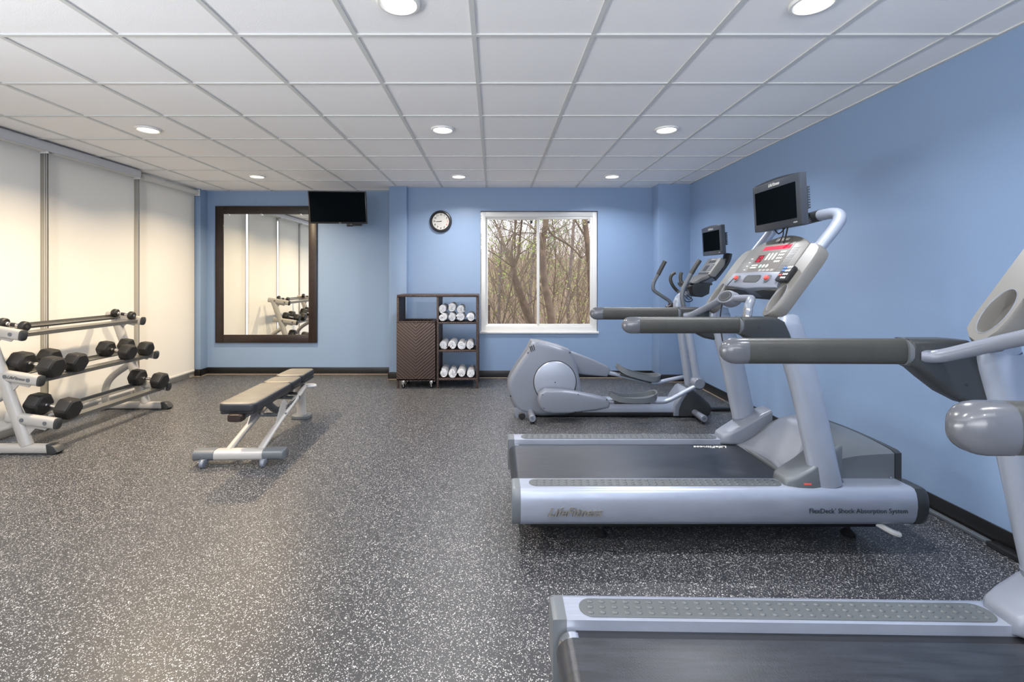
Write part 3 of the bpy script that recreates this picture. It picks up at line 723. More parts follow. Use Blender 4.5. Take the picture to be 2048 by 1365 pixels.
CU = Vector((.588, 0, .809)); CN = Vector((-.809, 0, .588)); CO = Vector((1.315, 0, 1.20))
CMX = Matrix(((0, CU.x, CN.x, CO.x), (1, 0, 0, 0), (0, CU.z, CN.z, CO.z), (0, 0, 0, 1)))     # (y, u, n) -> treadmill space

def curve(pts_, x):
    def lin(x):
        if x <= pts_[0][0]: return pts_[0][1]
        for (a, za), (b_, zb) in zip(pts_[:-1], pts_[1:]):
            if x <= b_: return za + (zb - za)*(x - a)/(b_ - a)
        return pts_[-1][1]
    return sum(lin(x + d*.008) for d in range(-4, 5)) / 9
def make_treadmill(label, loc, rz, belt_logo=True):
    t = thing('treadmill', label, 'treadmill', loc, rz, 'silver treadmills along the right wall')
    L = 2.03
    for s in (-1, 1):
        sec = [(.300, .325), (.400, .326), (.418, .322), (.430, .305), (.438, .27), (.439, .235), (.434, .195), (.424, .165), (.408, .142), (.385, .132), (.300, .130)]
        bm = B(); rings = [[Vector((xx, s*p[0], p[1])) for p in sec] for xx in (.042, .5, 1.0, 1.5, L - .03)]
        loft(bm, rings); rail = obj('side_rail', bm, 'alum', t, 50)
        for (xa, xb, rnd_, nm) in ((.0, .042, -1, 'gplastic'), (L - .03, L + .035, 1, 'dplastic')):
            bm = B(); rr = []
            steps = ((0, 1), (.6, .99), (.85, .955), (1, .86))
            for f_, k_ in steps:
                xx = (xb - (xb - xa)*f_) if rnd_ < 0 else (xa + (xb - xa)*f_)
                rr.append([Vector((xx, s*(.37 + (p[0] - .37)*(k_ if rnd_ > 0 else (k_ + 2)/3)*1.006), .23 + (p[1] - .23)*(k_ if rnd_ > 0 else (k_+2)/3)*1.01)) for p in sec])
            loft(bm, rr); obj('end_cap', bm, nm, rail)
        bm = B(); x0, x1, hw = .088, 1.37, .042
        prism(bm, [(p[0], p[1]) for p in rrect(x1 - x0, hw*2, hw - .001, 8, (x0+x1)/2, s*.355)], .324, .3285, .001, 1, mtx=XY)
        nb = 33
        for i in range(nb):
            for j in range(3):
                xx = x0 + .035 + i * (x1 - x0 - .07)/(nb - 1) + (j - 1)*.003*s
                lathe(bm, [(.0105, .0), (.0095, .0024), (.006, .0040), (0, .0046)], 10, mtx=Matrix.Translation((xx, s*(.355 + (j-1)*.025), .328)) @ Matrix.Diagonal((1, .8, 1, 1)))
        obj('foot_pad', bm, 'pad', rail)
        if s < 0:
            text('logo', 'LifeFitness', .063, 'lsilver', rail, frame_m((.305, -.4405, .215), (1, 0, 0), (0, .04, 1)), shear=.42, depth=.004, bold=.001)
            text('lettering', 'FlexDeck', .033, 'darkink', rail, frame_m((1.462, -.4405, .2215), (1, 0, 0), (0, 0.05, 1)), depth=.0007, align='LEFT', bold=.0004)
            text('lettering', "' Shock Absorption System", .033, 'darkink', rail, frame_m((1.590, -.4405, .2215), (1, 0, 0), (0, 0.05, 1)), depth=.0007, align='LEFT')
    # deck and belt
    bm = B(); box(bm, .07, 1.95, -.302, .302, .20, .293); box(bm, .02, 1.98, -.30, .30, .118, .135); obj('deck', bm, 'black', t)
    bm = B(); rings = []
    path = [(1.62, .305)] + [(.055, .305)] + [(.055 - .05*math.sin(R(a)), .255 + .05*math.cos(R(a))) for a in range(15, 181, 15)] + [(1.62, .205)]
    rings = [[Vector((p[0], yy, p[1])) for p in path] + [Vector((p[0] + (.0 if i in (0, len(path)-1) else .0), yy, p[1] - .006 if p[1] > .26 else p[1] + .006)) if i != 0 else Vector((1.62, yy, .299)) for i, p in reversed(list(enumerate(path)))] for yy in (-.255, .255)]
    loft(bm, rings, caps=False)
    b2 = obj('running_belt', bm, 'belt', t)
    if belt_logo: text('logo', 'LifeFitness', .05, 'ink', b2, frame_m((1.28, .225, .3055), (-1, 0, 0), (0, -1, 0)), shear=.42, depth=.0005, bold=.0008)
    bm = B(); cyl(bm, (.055, -.29, .255), (.055, .29, .255), .043, 20); cyl(bm, (.055, -.30, .255), (.055, .30, .255), .012, 10); obj('roller', bm, 'chrome', t)
    # motor cover: heightfield with crown
    def cen(x):
        pts_ = [(1.47, .308), (1.52, .36), (1.58, .44), (1.64, .52), (1.70, .555), (1.78, .556), (1.88, .525), (2.036, .470)]
        return curve(pts_, x)
    def edg(x):
        pts_ = [(1.47, .300), (1.56, .345), (1.62, .385), (1.70, .43), (1.80, .45), (1.90, .458), (2.036, .464)]
        return curve(pts_, x)
    def hood(x0, x1, name, m, grow=0.0):
        bmh = B(); nx, ny = 24, 25; rings = []
        for i in range(nx + 1):
            x = x0 + (x1 - x0)*i/nx; ring = [Vector((x, -.30 - grow, .30))]
            e, c = edg(x) + grow, cen(x) + grow
            for j in range(ny):
                v = -1 + 2*j/(ny - 1)
                z = e + (c - e)*(1 - abs(v)**2.0)
                yv = v*(.30 + grow)
                if abs(v) > .97: z -= .008
                ring.append(Vector((x + .10*abs(v)**2*max(0, 1 - (x - 1.47)/.15)*0, yv, z)))
            ring.append(Vector((x, .30 + grow, .30)))
            rings.append(ring)
        loft(bmh, rings); return obj(name, bmh, m, t, 40)
    mc = hood(1.47, 2.0, 'motor_cover', 'gplastic'); hood(2.003, 2.036, 'front_cover', 'dplastic', .0015)
    bm = B(); cyl(bm, (1.975, -.302, .335), (1.975, -.309, .335), .006, 10); obj('screw', bm, 'chrome', mc)
    # light rear apron between the uprights (saddle)
    bm = B(); rings = []
    def cz(x, y): return edg(x) + (cen(x) - edg(x))*(1 - abs(y/.30)**2) + .007
    for i in range(21):
        f_ = i/20; x = 1.462 + f_*.245
        wv = .272 - .19*f_**1.3; ring = []
        for j in range(25):
            v = -1 + 2*j/24; xx = x + .03*(1 - abs(v)**2)
            ring.append(Vector((xx, v*wv, cz(xx, v*wv) - (.006 if j in (0, 24) else 0))))
        ring += [ring[-1] + Vector((0, 0, -.05)), ring[0] + Vector((0, 0, -.05))]
        rings.append(ring)
    loft(bm, rings); obj('rear_apron', bm, 'lgplastic', t, 75)
    for s in (-1, 1):
        # shoe
        bm = B(); rings = []
        for (x, wt, zt) in ((1.375, .05, .342), (1.385, .062, .362), (1.43, .075, .385), (1.50, .08, .425), (1.56, .08, .465), (1.62, .075, .505), (1.68, .06, .53)):
            yc = s*(.335 - .03*max(0, (x - 1.5)/.18)); zb = .300
            rr = rrect(wt*2, zt - zb, min(.02, (zt - zb)/2.2), 4, yc, (zt + zb)/2)
            rings.append([Vector((x, p[0], p[1])) for p in rr])
        loft(bm, rings); sh = obj('support_shoe', bm, 'lgplastic' if s > 0 else 'gplastic', t, 50)
        if s < 0:
            bm = B(); box(bm, 1.455, 1.490, s*.4165, s*.412, .340, .347, mi=0); sk = obj('warning_sticker', bm, 'redk', sh)
        # upright
        bm = B(); tube(bm, [(1.595, s*.375, .322), (1.545, s*.375, .55), (1.485, s*.373, .82), (1.405, s*.37, 1.10), (1.40, s*.366, 1.15), (1.405, s*.36, 1.185)], [.073, .073, .073, .071, .064, .05], 28, 4, ry=.042, up=(0, 1, 0), power=2.3)
        up_ = obj('upright', bm, 'silver', t, 60)
        if s > 0:
            bm = B(); tube(bm, [(1.583, s*.3748, .385), (1.566, s*.3745, .46)], .0765, 28, ry=.0455, power=2.3); obj('upright_cuff', bm, 'lgplastic', up_)
        # arm
        bm = B(); tube(bm, [(.60, s*.40, 1.135), (1.14, s*.40, 1.135)], .041, 28, ry=.029, power=2.8); arm = obj('handrail', bm, 'foam', t)
        bm = B(); pr = [(-.038, 1.008), (-.001, 1.008)] + [(.045*math.sin(R(a)), max(math.cos(R(a)), .03)) for a in (0, 15, 30, 43, 55, 66, 76, 84, 90)]
        tube(bm, [(.595 - a, s*.40, 1.135) for a, k_ in pr], [.0414*k_ for a, k_ in pr], 28, ry=.0294*1.004, power=2.8); obj('end_cap', bm, 'capgrey', arm)
        # bracket
        bm = B(); ol = [(1.13, 1.178), (1.26, 1.178), (1.315, 1.174), (1.35, 1.155), (1.375, 1.10), (1.40, 1.03), (1.412, .985), (1.40, .965), (1.365, .96), (1.31, .972), (1.25, 1.003), (1.19, 1.05), (1.155, 1.080), (1.13, 1.092)]
        prism(bm, ol, s*.40 - .038, s*.40 + .038, .018, 4); br = obj('arm_bracket', bm, 'dplastic', t, 45)
        bm = B(); tube(bm, [(1.128, s*.40, 1.135), (1.142, s*.40, 1.135)], .0435, 28, ry=.0375, power=2.8); obj('collar', bm, 'gplastic', br)
        bm = B()
        for (qx, qz) in ((1.215, 1.125), (1.30, 1.035)): cyl(bm, (qx, s*.40 - .0385, qz), (qx, s*.40 + .0385, qz), .006, 10)
        obj('screw_hole', bm, 'black', br)
        # console side housing with bottle well
        y0, y1 = .287, .392
        ol = [(s*y0, .437), (s*y0, .06), (s*(y0 + .006), .015), (s*(y0 + .022), -.015), (s*(y0 + .048), -.027), (s*(y0 + .073), -.015), (s*(y1 - .006), .015), (s*y1, .06), (s*y1, .33), (s*(y1 - .004), .375), (s*(y1 - .018), .405), (s*(y1 - .045), .425), (s*(y1 - .075), .435)]
        hl = ellipse(.036, .082, 40, s*(y0 + .048), .085)
        if s < 0: ol = ol[::-1]
        bm = B(); plate_hole(bm, ol, hl, .062, .045, CMX); sd = obj('console_side', bm, 'lsilver', t, 50)
        bm = B(); rings = []
        for i in range(40):
            a = 2*PI*i/40
            c_ = Vector((s*(y0 + .048) + .0375*math.cos(a), .085 + .084*math.sin(a), .0))
            rings.append(CMX @ c_)
        rings.append(rings[0]); rings.append(rings[1]); tube(bm, rings, .0014, 6, caps=False, up=CN); obj('well_rim', bm, 'lgplastic', sd)
    # grip bar and sensor pod
    bm = B(); tube(bm, [(1.17, .375, 1.125), (1.205, .34, 1.13), (1.25, .22, 1.185), (1.275, .08, 1.24)], .021, 14, 5)
    tube(bm, [(1.275, .10, 1.245), (1.28, -.12, 1.255)], .018, 12)
    tube(bm, [(1.19, -.375, 1.14), (1.20, -.37, 1.22), (1.225, -.345, 1.255), (1.26, -.27, 1.262), (1.275, -.10, 1.255)], .021, 14, 5)
    gb = obj('grip_bar', bm, 'lgplastic', t)
    bm = B(); cyl(bm, (1.1915, -.374, 1.165), (1.199, -.371, 1.215), .0218, 14); obj('sensor_plate', bm, 'chrome', gb)
    bm = B(); 
    lathe(bm, [(.0, -.045), (.035, -.045), (.052, -.03), (.055, 0), (.05, .03), (.03, .036), (0, .034)], 28, mtx=Matrix.Translation((1.285, 0, 1.25)) @ Matrix.Rotation(R(-58), 4, 'Y') @ Matrix.Diagonal((.85, 1.9, .85, 1)))
    pd = obj('sensor_pod', bm, 'lgplastic', t)
    bm = B(); lathe(bm, [(.0, .0), (.036, .0), (.036, .004), (0, .006)], 24, mtx=Matrix.Translation((1.285, 0, 1.25)) @ Matrix.Rotation(R(-58), 4, 'Y') @ Matrix.Translation((0, 0, .026)) @ Matrix.Diagonal((.95, 2.0, 1, 1))); obj('pod_face', bm, 'dplastic', pd)
    # centre console
    W = .280
    ol = [(-W, .175)] + [(-W, .437)] + [(-W + 2*W*i/12, .437 + .080*math.sin(PI*i/12)**.8) for i in range(1, 12)] + [(W, .437), (W, .175)]
    bm = B(); prism(bm, ol, -.065, .004, .007, 2, mtx=CMX @ XY); pn = obj('console_panel', bm, 'lsilver', t, 35)
    bm = B(); ol = [(-W + .012, .245), (-W + .006, .19), (-W, .145), (-.1, .132), (0, .128), (.1, .132), (W, .145), (W - .006, .19), (W - .012, .245), (0, .25)]
    prism(bm, ol, -.08, .016, .01, 3, mtx=CMX @ XY); tr = obj('lower_tray', bm, 'lgplastic', t)
    bm = B(); prism(bm, rrect(.17, .052, .024, 6, .0, .195), .0155, .0175, 0, mtx=CMX @ XY); obj('tray_slot', bm, 'dplastic', tr)
    bm = B(); box(bm, -W + .005, W - .005, .13, .165, -.105, -.004, .012, mtx=CMX); obj('underside', bm, 'dplastic', tr)
    for yy in (.165, -.165):
        bm = B(); lathe(bm, [(0, .0), (.026, 0), (.024, .006), (0, .006)], 20, mtx=CMX @ Matrix.Translation((yy, .195, .016))); bs = obj('button_base', bm, 'gplastic', tr)
        bm = B(); lathe(bm, [(0, .0), (.013, 0), (.014, .012), (.010, .016), (0, .016)], 20, mtx=CMX @ Matrix.Translation((yy, .195, .021))); obj('red_button', bm, 'redk', bs)
    f0 = .0045
    bm = B(); box(bm, -.155, .150, .252, .460, f0 - .002, f0 + .0008, mtx=CMX); ov = obj('control_overlay', bm, 'brownp', pn)
    f1 = .0054
    bm = B(); box(bm, -.140, .130, .414, .442, f1 - .001, f1 + .0006, mtx=CMX); obj('message_display', bm, 'red', ov)
    bm = B(); box(bm, .065, .128, .325, .378, f1 - .001, f1 + .0006, mtx=CMX); obj('number_display', bm, 'redb', ov)
    bm = B()
    for (sy, su) in ((.108, .352), (.102, .362), (.092, .366), (.085, .358), (.080, .366), (.074, .36), (.108, .342), (.100, .337), (.092, .342), (.085, .337), (.105, .331), (.09, .331), (.078, .350), (.072, .345)):
        box(bm, sy - .003, sy + .003, su - .003, su + .003, f1, f1 + .0012, mtx=CMX)
    obj('led_dots', bm, 'red', ov)
    bm = B()
    for yy in (.025, -.010, -.045): prism(bm, rrect(.017, .052, .008, 5, yy, .362), f1 - .001, f1 + .002, 0, mtx=CMX @ XY)
    for i in range(5):
        for j in range(2): prism(bm, rrect(.010, .012, .004, 3, .127 - i*.0135, .302 - j*.017), f1 - .001, f1 + .002, 0, mtx=CMX @ XY)
    for i in range(3):
        for j in range(4): prism(bm, rrect(.013, .014, .005, 3, -.085 - i*.019, .392 - j*.0225), f1 - .001, f1 + .002, 0, mtx=CMX @ XY)
    for yy in (-.003, -.038): prism(bm, ellipse(.011, .013, 18, yy, .294), f1 - .001, f1 + .002, 0, mtx=CMX @ XY)
    for yy in (.018, -.02, -.06, -.10):
        for k_ in range(3): box(bm, yy - .028, yy + .001, .259 + k_*.005, .2612 + k_*.005, f1 - .001, f1 + .0004, mtx=CMX)
    obj('button_key', bm, 'ink', ov)
    bm = B(); prism(bm, ellipse(.011, .013, 18, .032, .294), f1 - .001, f1 + .002, 0, mtx=CMX @ XY); obj('start_key', bm, 'greenb', ov)
    bm = B()
    for k_ in range(4): prism(bm, rrect(.022, .006, .003, 2, .185, .355 - k_*.028), f0 - .001, f0 + .001, 0, mtx=CMX @ XY)
    obj('side_marks', bm, 'white', pn)
    bm = B()
    for k_ in range(14): box(bm, -.225, -.165, .27 + k_*.011, .2725 + k_*.011, f0 - .001, f0 + .0004, mtx=CMX)
    obj('instruction_lines', bm, 'pad', pn)
    text('logo', 'LifeFitness', .03, 'white', pn, CMX @ frame_m((0, .488, .0045), (-1, 0, 0), (0, 1, 0)) @ Matrix.Diagonal((1, 1, -1, 1)), shear=.4, depth=.0006, bold=.0005)
    # keypad on the near housing
    bm = B(); prism(bm, rrect(.090, .098, .012, 4, -.300, .225), .003, .028, .004, 2, mtx=CMX @ XY); kp = obj('keypad', bm, 'black', t)
    for (c_, m_, nm) in (([(i, j) for i in range(3) for j in range(4)], 'ink', 'keypad_keys'),):
        bm = B()
        for i, j in c_: prism(bm, ellipse(.0055, .006, 10, -.333 + i*.015, .26 - j*.022), .0275, .0305, 0, mtx=CMX @ XY)
        obj(nm, bm, m_, kp)
    bm = B()
    for i, j in ((0, 0), (1, 0), (0, 1), (1, 1)): prism(bm, ellipse(.0055, .006, 10, -.286 + i*.014, .258 - j*.017), .0275, .0305, 0, mtx=CMX @ XY)
    obj('blue_keys', bm, 'blueb', kp)
    bm = B()
    for i, j in ((0, 0), (1, 0)): prism(bm, ellipse(.005, .005, 10, -.286 + i*.014, .212), .0275, .0305, 0, mtx=CMX @ XY)
    obj('red_keys', bm, 'redk', kp)
    # tv hoop
    bm = B(); tube(bm, [(1.50, .30, 1.40), (1.60, .31, 1.53), (1.68, .31, 1.63), (1.715, .30, 1.685), (1.72, .26, 1.715), (1.70, .18, 1.715), (1.66, .08, 1.70), (1.65, 0, 1.70), (1.66, -.08, 1.70), (1.70, -.18, 1.715), (1.72, -.26, 1.715), (1.715, -.30, 1.685), (1.68, -.31, 1.63), (1.60, -.31, 1.53), (1.50, -.30, 1.40)], .030, 18, 5)
    hp = obj('screen_hoop', bm, 'silver', t)
    bm = B(); tube(bm, [(1.66, -.08, 1.70), (1.685, -.14, 1.71), (1.695, -.175, 1.714)], .0315, 18, 3); tube(bm, [(1.66, .08, 1.70), (1.685, .14, 1.71), (1.695, .175, 1.714)], .0315, 18, 3); obj('hoop_sleeve', bm, 'dplastic', hp)
    console_screen(t, 1.55, 1.80)
    bm = B(); tube(bm, [(1.58, -.03, 1.67), (1.57, -.05, 1.62), (1.55, -.04, 1.57)], .004, 6, 3); tube(bm, [(1.58, .06, 1.67), (1.575, .0, 1.63), (1.58, -.06, 1.665)], .004, 6, 3); tube(bm, [(1.58, -.08, 1.67), (1.57, -.07, 1.60), (1.56, -.07, 1.57)], .005, 6, 3); obj('screen_cable', bm, 'black', t)
    bm = B(); tube(bm, [(1.40, .165, 1.375), (1.36, .17, 1.33), (1.33, .15, 1.29), (1.31, .13, 1.25), (1.30, .15, 1.10), (1.31, .12, .95), (1.30, .14, 1.12), (1.305, .11, 1.26)], .0025, 6, 5); obj('safety_cord', bm, 'black', t)
    # feet
    for (fx, fy) in ((.48, -.24), (.48, .24), (1.80, -.24), (1.80, .24)):
        bm = B(); lathe(bm, [(0, 0), (.035, 0), (.038, .012), (.02, .03), (.012, .035), (.012, .125), (0, .125)], 16, mtx=Matrix.Translation((fx, fy, 0))); obj('levelling_foot', bm, 'black', t)
    bm = B(); box(bm, .10, 1.95, -.30, -.24, .07, .125, .004); box(bm, .10, 1.95, .24, .30, .07, .125, .004); obj('under_frame', bm, 'black', t)
    bm = B(); tube(bm, [(1.86, -.36, .12), (1.90, -.40, .10), (1.94, -.40, .085)], .014, 8, 3); obj('plug', bm, 'white', t)
    return t
make_treadmill('silver treadmill in the middle of the right side, whole machine with lit red display', (.09, 2.80, 0), 0)
make_treadmill('nearest silver treadmill, its rail and belt running off the bottom right corner', (.175, 1.165, 0), R(-1.1), False)

# ================================================================== CROSS TRAINER
EX, EY = 1.15, 4.82
t = thing('elliptical_trainer', 'grey elliptical cross trainer with swing handles and a screen beside the far corner', 'exercise machine', (EX, EY, 0))
def ep(px, py, Y):
    s = F / Y; return ((px - 988)/s - EX, EYE - (py - 557)/s)
def epl(pts, Y): return [ep(a, b_, Y) for a, b_ in pts]
def ep3(pts, Y): return [Vector((ep(a, b_, Y)[0], Y - EY, ep(a, b_, Y)[1])) for a, b_ in pts]
bm = B(); prism(bm, epl([(1063, 683), (1080, 684.5), (1100, 689), (1122, 696), (1142, 703), (1148, 712), (1156, 740), (1162, 765), (1167, 790), (1169, 812), (1160, 826), (1130, 832), (1085, 834), (1060, 833), (1040, 827), (1030, 818), (1020, 800), (1015, 780), (1016, 765), (1022, 750), (1034, 731), (1048, 711), (1057, 697)], 4.70), -.125, .125, .045, 6)
body = obj('drive_housing', bm, 'lgplastic', t, 60)
cxx, czz = ep(1110, 765, 4.69)
DM = Matrix.Translation((cxx, -.125, czz)) @ Matrix.Rotation(PI/2, 4, 'X')
bm = B(); lathe(bm, [(0, -.03), (.205, -.03), (.205, .004), (.198, .012), (.19, .014), (0, .016)], 56, mtx=DM); dk = obj('crank_disc', bm, 'silver', t)
bm = B(); lathe(bm, [(0, .0), (.212, 0), (.212, .003), (0, .003)], 56, mtx=DM); obj('disc_gap', bm, 'black', body)
bm = B(); lathe(bm, [(0, .015), (.006, .015), (.006, .0175), (0, .0175)], 12, mtx=DM); obj('disc_screw', bm, 'black', dk)
bm = B()
for i in range(3):
    a, b_ = ep(1059 + i*3.4, 694 - i*1.5, 4.69); prism(bm, [(a, b_), (a + .008, b_ + .004), (a + .022, b_ - .045), (a + .016, b_ - .055)], -.128, -.11)
for (a, b_) in ((1056, 706.5), (1140, 706), (1021, 793)):
    q = ep(a, b_, 4.69); cyl(bm, (q[0], -.1275, q[1]), (q[0], -.10, q[1]), .006, 10)
obj('vent_slot', bm, 'black', body)
bm = B(); lathe(bm, [(0, -.02), (.11, -.02), (.10, .004), (.05, .006), (0, .006)], 30, mtx=Matrix.Translation((ep(1050, 828, 4.69)[0], -.115, ep(1050, 825, 4.69)[1] - .01)) @ Matrix.Rotation(PI/2, 4, 'X') @ Matrix.Diagonal((1, .9, 1, 1))); obj('foot_recess', bm, 'lgplastic', body)
# pedal arm covers
bm = B(); prism(bm, epl([(1075, 800), (1078, 786), (1090, 779), (1120, 779.5), (1150, 783), (1190, 791), (1214, 797), (1219, 805), (1216, 815), (1190, 819), (1140, 825), (1105, 826), (1086, 822), (1078, 812)], 4.56), -.305, -.20, .022, 4); pc = obj('pedal_arm_cover', bm, 'lgplastic', t, 55)
bm = B()
for (a, b_) in ((1085, 790), (1156, 789), (1088, 817), (1150, 824), (1213, 800)):
    q = ep(a, b_, 4.52); cyl(bm, (q[0], -.3065, q[1]), (q[0], -.29, q[1]), .005, 8)
obj('screw_hole', bm, 'black', pc)
bm = B(); prism(bm, epl([(1120, 700), (1145, 704), (1180, 717), (1214, 732), (1219, 737), (1218, 745), (1213, 753), (1165, 749), (1120, 742)], 5.04), .18, .27, .018, 3); obj('pedal_arm_cover', bm, 'lgplastic', t, 55)
def pedal(cx_, cy_, cz_, tilt, ln=.46, wd=.20):
    Mx = Matrix.Translation((cx_, cy_, cz_)) @ Matrix.Rotation(tilt, 4, 'Y')
    n = 40; ring_o, ring_i = [], []
    def outl(k_):
        pts_ = []
        for i in range(n):
            a = 2*PI*i/n; c, s_ = math.cos(a), math.sin(a)
            c = math.copysign(abs(c)**.55, c); s_ = math.copysign(abs(s_)**.7, s_)
            pts_.append((c*(ln/2 - k_), s_*(wd/2 - k_)*(1 + .12*c)))
        return pts_
    o0, o1 = outl(0), outl(.008)
    hz = lambda x, s_=1: .034 + .052*(abs(x)/(ln/2))**2.4
    bt = lambda x: -.01 + .045*max(0, (abs(x)/(ln/2)))**4
    b1 = B(); rings = []
    rings.append([Mx @ Vector((p[0]*.9, p[1]*.8, bt(p[0]) - .006)) for p in o0])
    rings.append([Mx @ Vector((p[0], p[1], bt(p[0]))) for p in o0])
    rings.append([Mx @ Vector((p[0], p[1], hz(p[0]))) for p in o0])
    rings.append([Mx @ Vector((p[0], p[1], hz(p[0]))) for p in o1])
    rings.append([Mx @ Vector((p[0], p[1], bt(p[0]) + .012)) for p in o1])
    rings.append([Mx @ Vector((p[0]*.5, p[1]*.5, .004)) for p in o1])
    loft(b1, rings); p_ = obj('pedal', b1, 'gplastic', t, 50)
    b1 = B(); box(b1, -.18, .16, -.035, .035, -.035, -.008, .008, mtx=Mx); obj('pedal_bracket', b1, 'dplastic', p_)
    return p_
q = ep(1265, 803, 4.55); pedal(q[0], -.27, q[1] + .015, 0, ln=.45)
q = ep(1273, 755, 5.05); pedal(q[0], .23, q[1] + .012, R(14.5), ln=.47)
bm = B(); tube(bm, ep3([(1205, 804), (1262, 804), (1322, 804), (1337, 801), (1350, 795), (1392, 772)], 4.555), .021, 14, 4); obj('pedal_tube', bm, 'silver', t)
bm = B(); tube(bm, ep3([(1212, 745), (1240, 751), (1300, 765), (1315, 766), (1330, 762), (1374, 753)], 5.05), .021, 14, 4); obj('pedal_tube', bm, 'silver', t)
# swing arms
NA = 4.58
bm = B(); tube(bm, ep3([(1394, 762), (1387, 720), (1378, 665), (1371, 628), (1367, 612), (1364, 594), (1366, 580), (1373, 565), (1382, 548)], NA), .021, 14, 4); sw = obj('swing_arm', bm, 'gplastic', t)
bm = B(); tube(bm, ep3([(1382, 548), (1391, 533), (1399, 521)], NA), .023, 14, 3); obj('foam_grip', bm, 'foam', sw)
bm = B(); tube(bm, ep3([(1394, 758), (1388, 725), (1380, 680), (1374, 650)], NA), .035, 16, 3); obj('lower_sleeve', bm, 'silver', sw)
q = ep(1395, 766, NA)
bm = B(); lathe(bm, [(0, -.05), (.045, -.05), (.062, -.03), (.064, 0), (.062, .03), (.045, .05), (0, .05)], 28, mtx=Matrix.Translation((q[0], NA - EY, q[1])) @ Matrix.Rotation(PI/2, 4, 'X')); obj('pivot_hub', bm, 'lgplastic', sw)
FA = 5.05
bm = B(); tube(bm, ep3([(1378, 752), (1372, 715), (1364, 668), (1352, 630), (1344, 612), (1338, 602), (1325, 593), (1309, 582), (1306, 573), (1309, 562), (1316, 550)], FA), .019, 14, 4); sw2 = obj('swing_arm', bm, 'gplastic', t)
bm = B(); tube(bm, ep3([(1316, 550), (1323, 536), (1330, 523)], FA), .022, 14, 3); obj('foam_grip', bm, 'foam', sw2)
bm = B(); tube(bm, ep3([(1334, 617), (1344, 611), (1350, 614)], FA), .03, 14, 3); obj('arm_joint', bm, 'brown', sw2)
# column and base
bm = B(); tube(bm, ep3([(1386, 815), (1380, 775), (1372, 720), (1362, 650), (1356, 615), (1358, 600), (1368, 590)], EY), .046, 22, 4, ry=.05); obj('main_column', bm, 'silver', t)
bm = B(); prism(bm, epl([(1350, 835), (1352, 812), (1362, 796), (1370, 782), (1380, 776), (1392, 784), (1406, 795), (1420, 808), (1424, 818), (1421, 830), (1414, 836)], 4.70), -.13, .13, .03, 4); fh = obj('front_housing', bm, 'dplastic', t)
bm = B(); prism(bm, epl([(1348, 833), (1350, 812), (1360, 796), (1370, 781), (1376, 778), (1374, 790), (1364, 806), (1359, 820), (1358, 833)], 4.69), -.134, .134, .01, 3); obj('housing_trim', bm, 'lgplastic', fh)
bm = B(); x0 = ep(1165, 820, 4.72)[0]; x1 = ep(1362, 820, 4.72)[0]
rings = [[Vector((xx, p[0], p[1])) for p in ((-.10, .03), (-.10, .055), (-.095, .10), (-.07, .155), (-.03, .172), (.03, .172), (.07, .155), (.095, .10), (.10, .055), (.10, .03))] for xx in (x0, x1)]
loft(bm, rings); obj('rail_shroud', bm, 'silver', t)
bm = B(); box(bm, ep(1060, 0, EY)[0], x1 + .1, -.105, .105, .012, .05, .005); obj('base_frame', bm, 'black', t)
for (fx, nm) in ((.361 - EX, 0), (1.967 - EX, 1)):
    bm = B(); cyl(bm, (fx, -.31, .055), (fx, .31, .055), .031, 20); f_ = obj('cross_foot', bm, 'lgplastic', t)
    for s in (-1, 1):
        bm = B(); lathe(bm, [(0, .31), (.033, .31), (.033, .335), (.028, .345), (.014, .345), (.012, .335), (0, .335)], 20, mtx=Matrix.Translation((fx, 0, .055)) @ Matrix.Rotation(s*PI/2, 4, 'X')); obj('end_cap', bm, 'lgplastic', f_)
        bm = B(); lathe(bm, [(0, 0), (.022, 0), (.022, .01), (.01, .02), (0, .03)], 14, mtx=Matrix.Translation((fx, s*.30, 0))); obj('foot_pad', bm, 'black', f_)
q = ep(1044, 833, 4.62)
bm = B(); lathe(bm, [(0, -.012), (.028, -.012), (.034, -.005), (.034, .005), (.028, .012), (0, .012)], 20, mtx=Matrix.Translation((q[0], -.18, .036)) @ Matrix.Rotation(PI/2, 4, 'X')); obj('transport_wheel', bm, 'black', t)
# fixed handlebars
bm = B()
hub = ep3([(1366, 583)], EY)[0]
bars = [[(1366, 585), (1357, 584), (1346, 572), (1341, 560), (1343, 551), (1350, 545.5)], [(1372, 582), (1368, 572), (1362, 563), (1361, 552), (1363, 545.5)]]
for k_, (pts_, Yy) in enumerate(zip(bars, (5.0, 4.66))):
    bm = B(); P_ = ep3(pts_, Yy); P_[0].y = 0; P_[0].x, P_[0].z = hub.x, hub.z
    tube(bm, P_, .017, 12, 4); obj('fixed_handle', bm, 'foam', t)
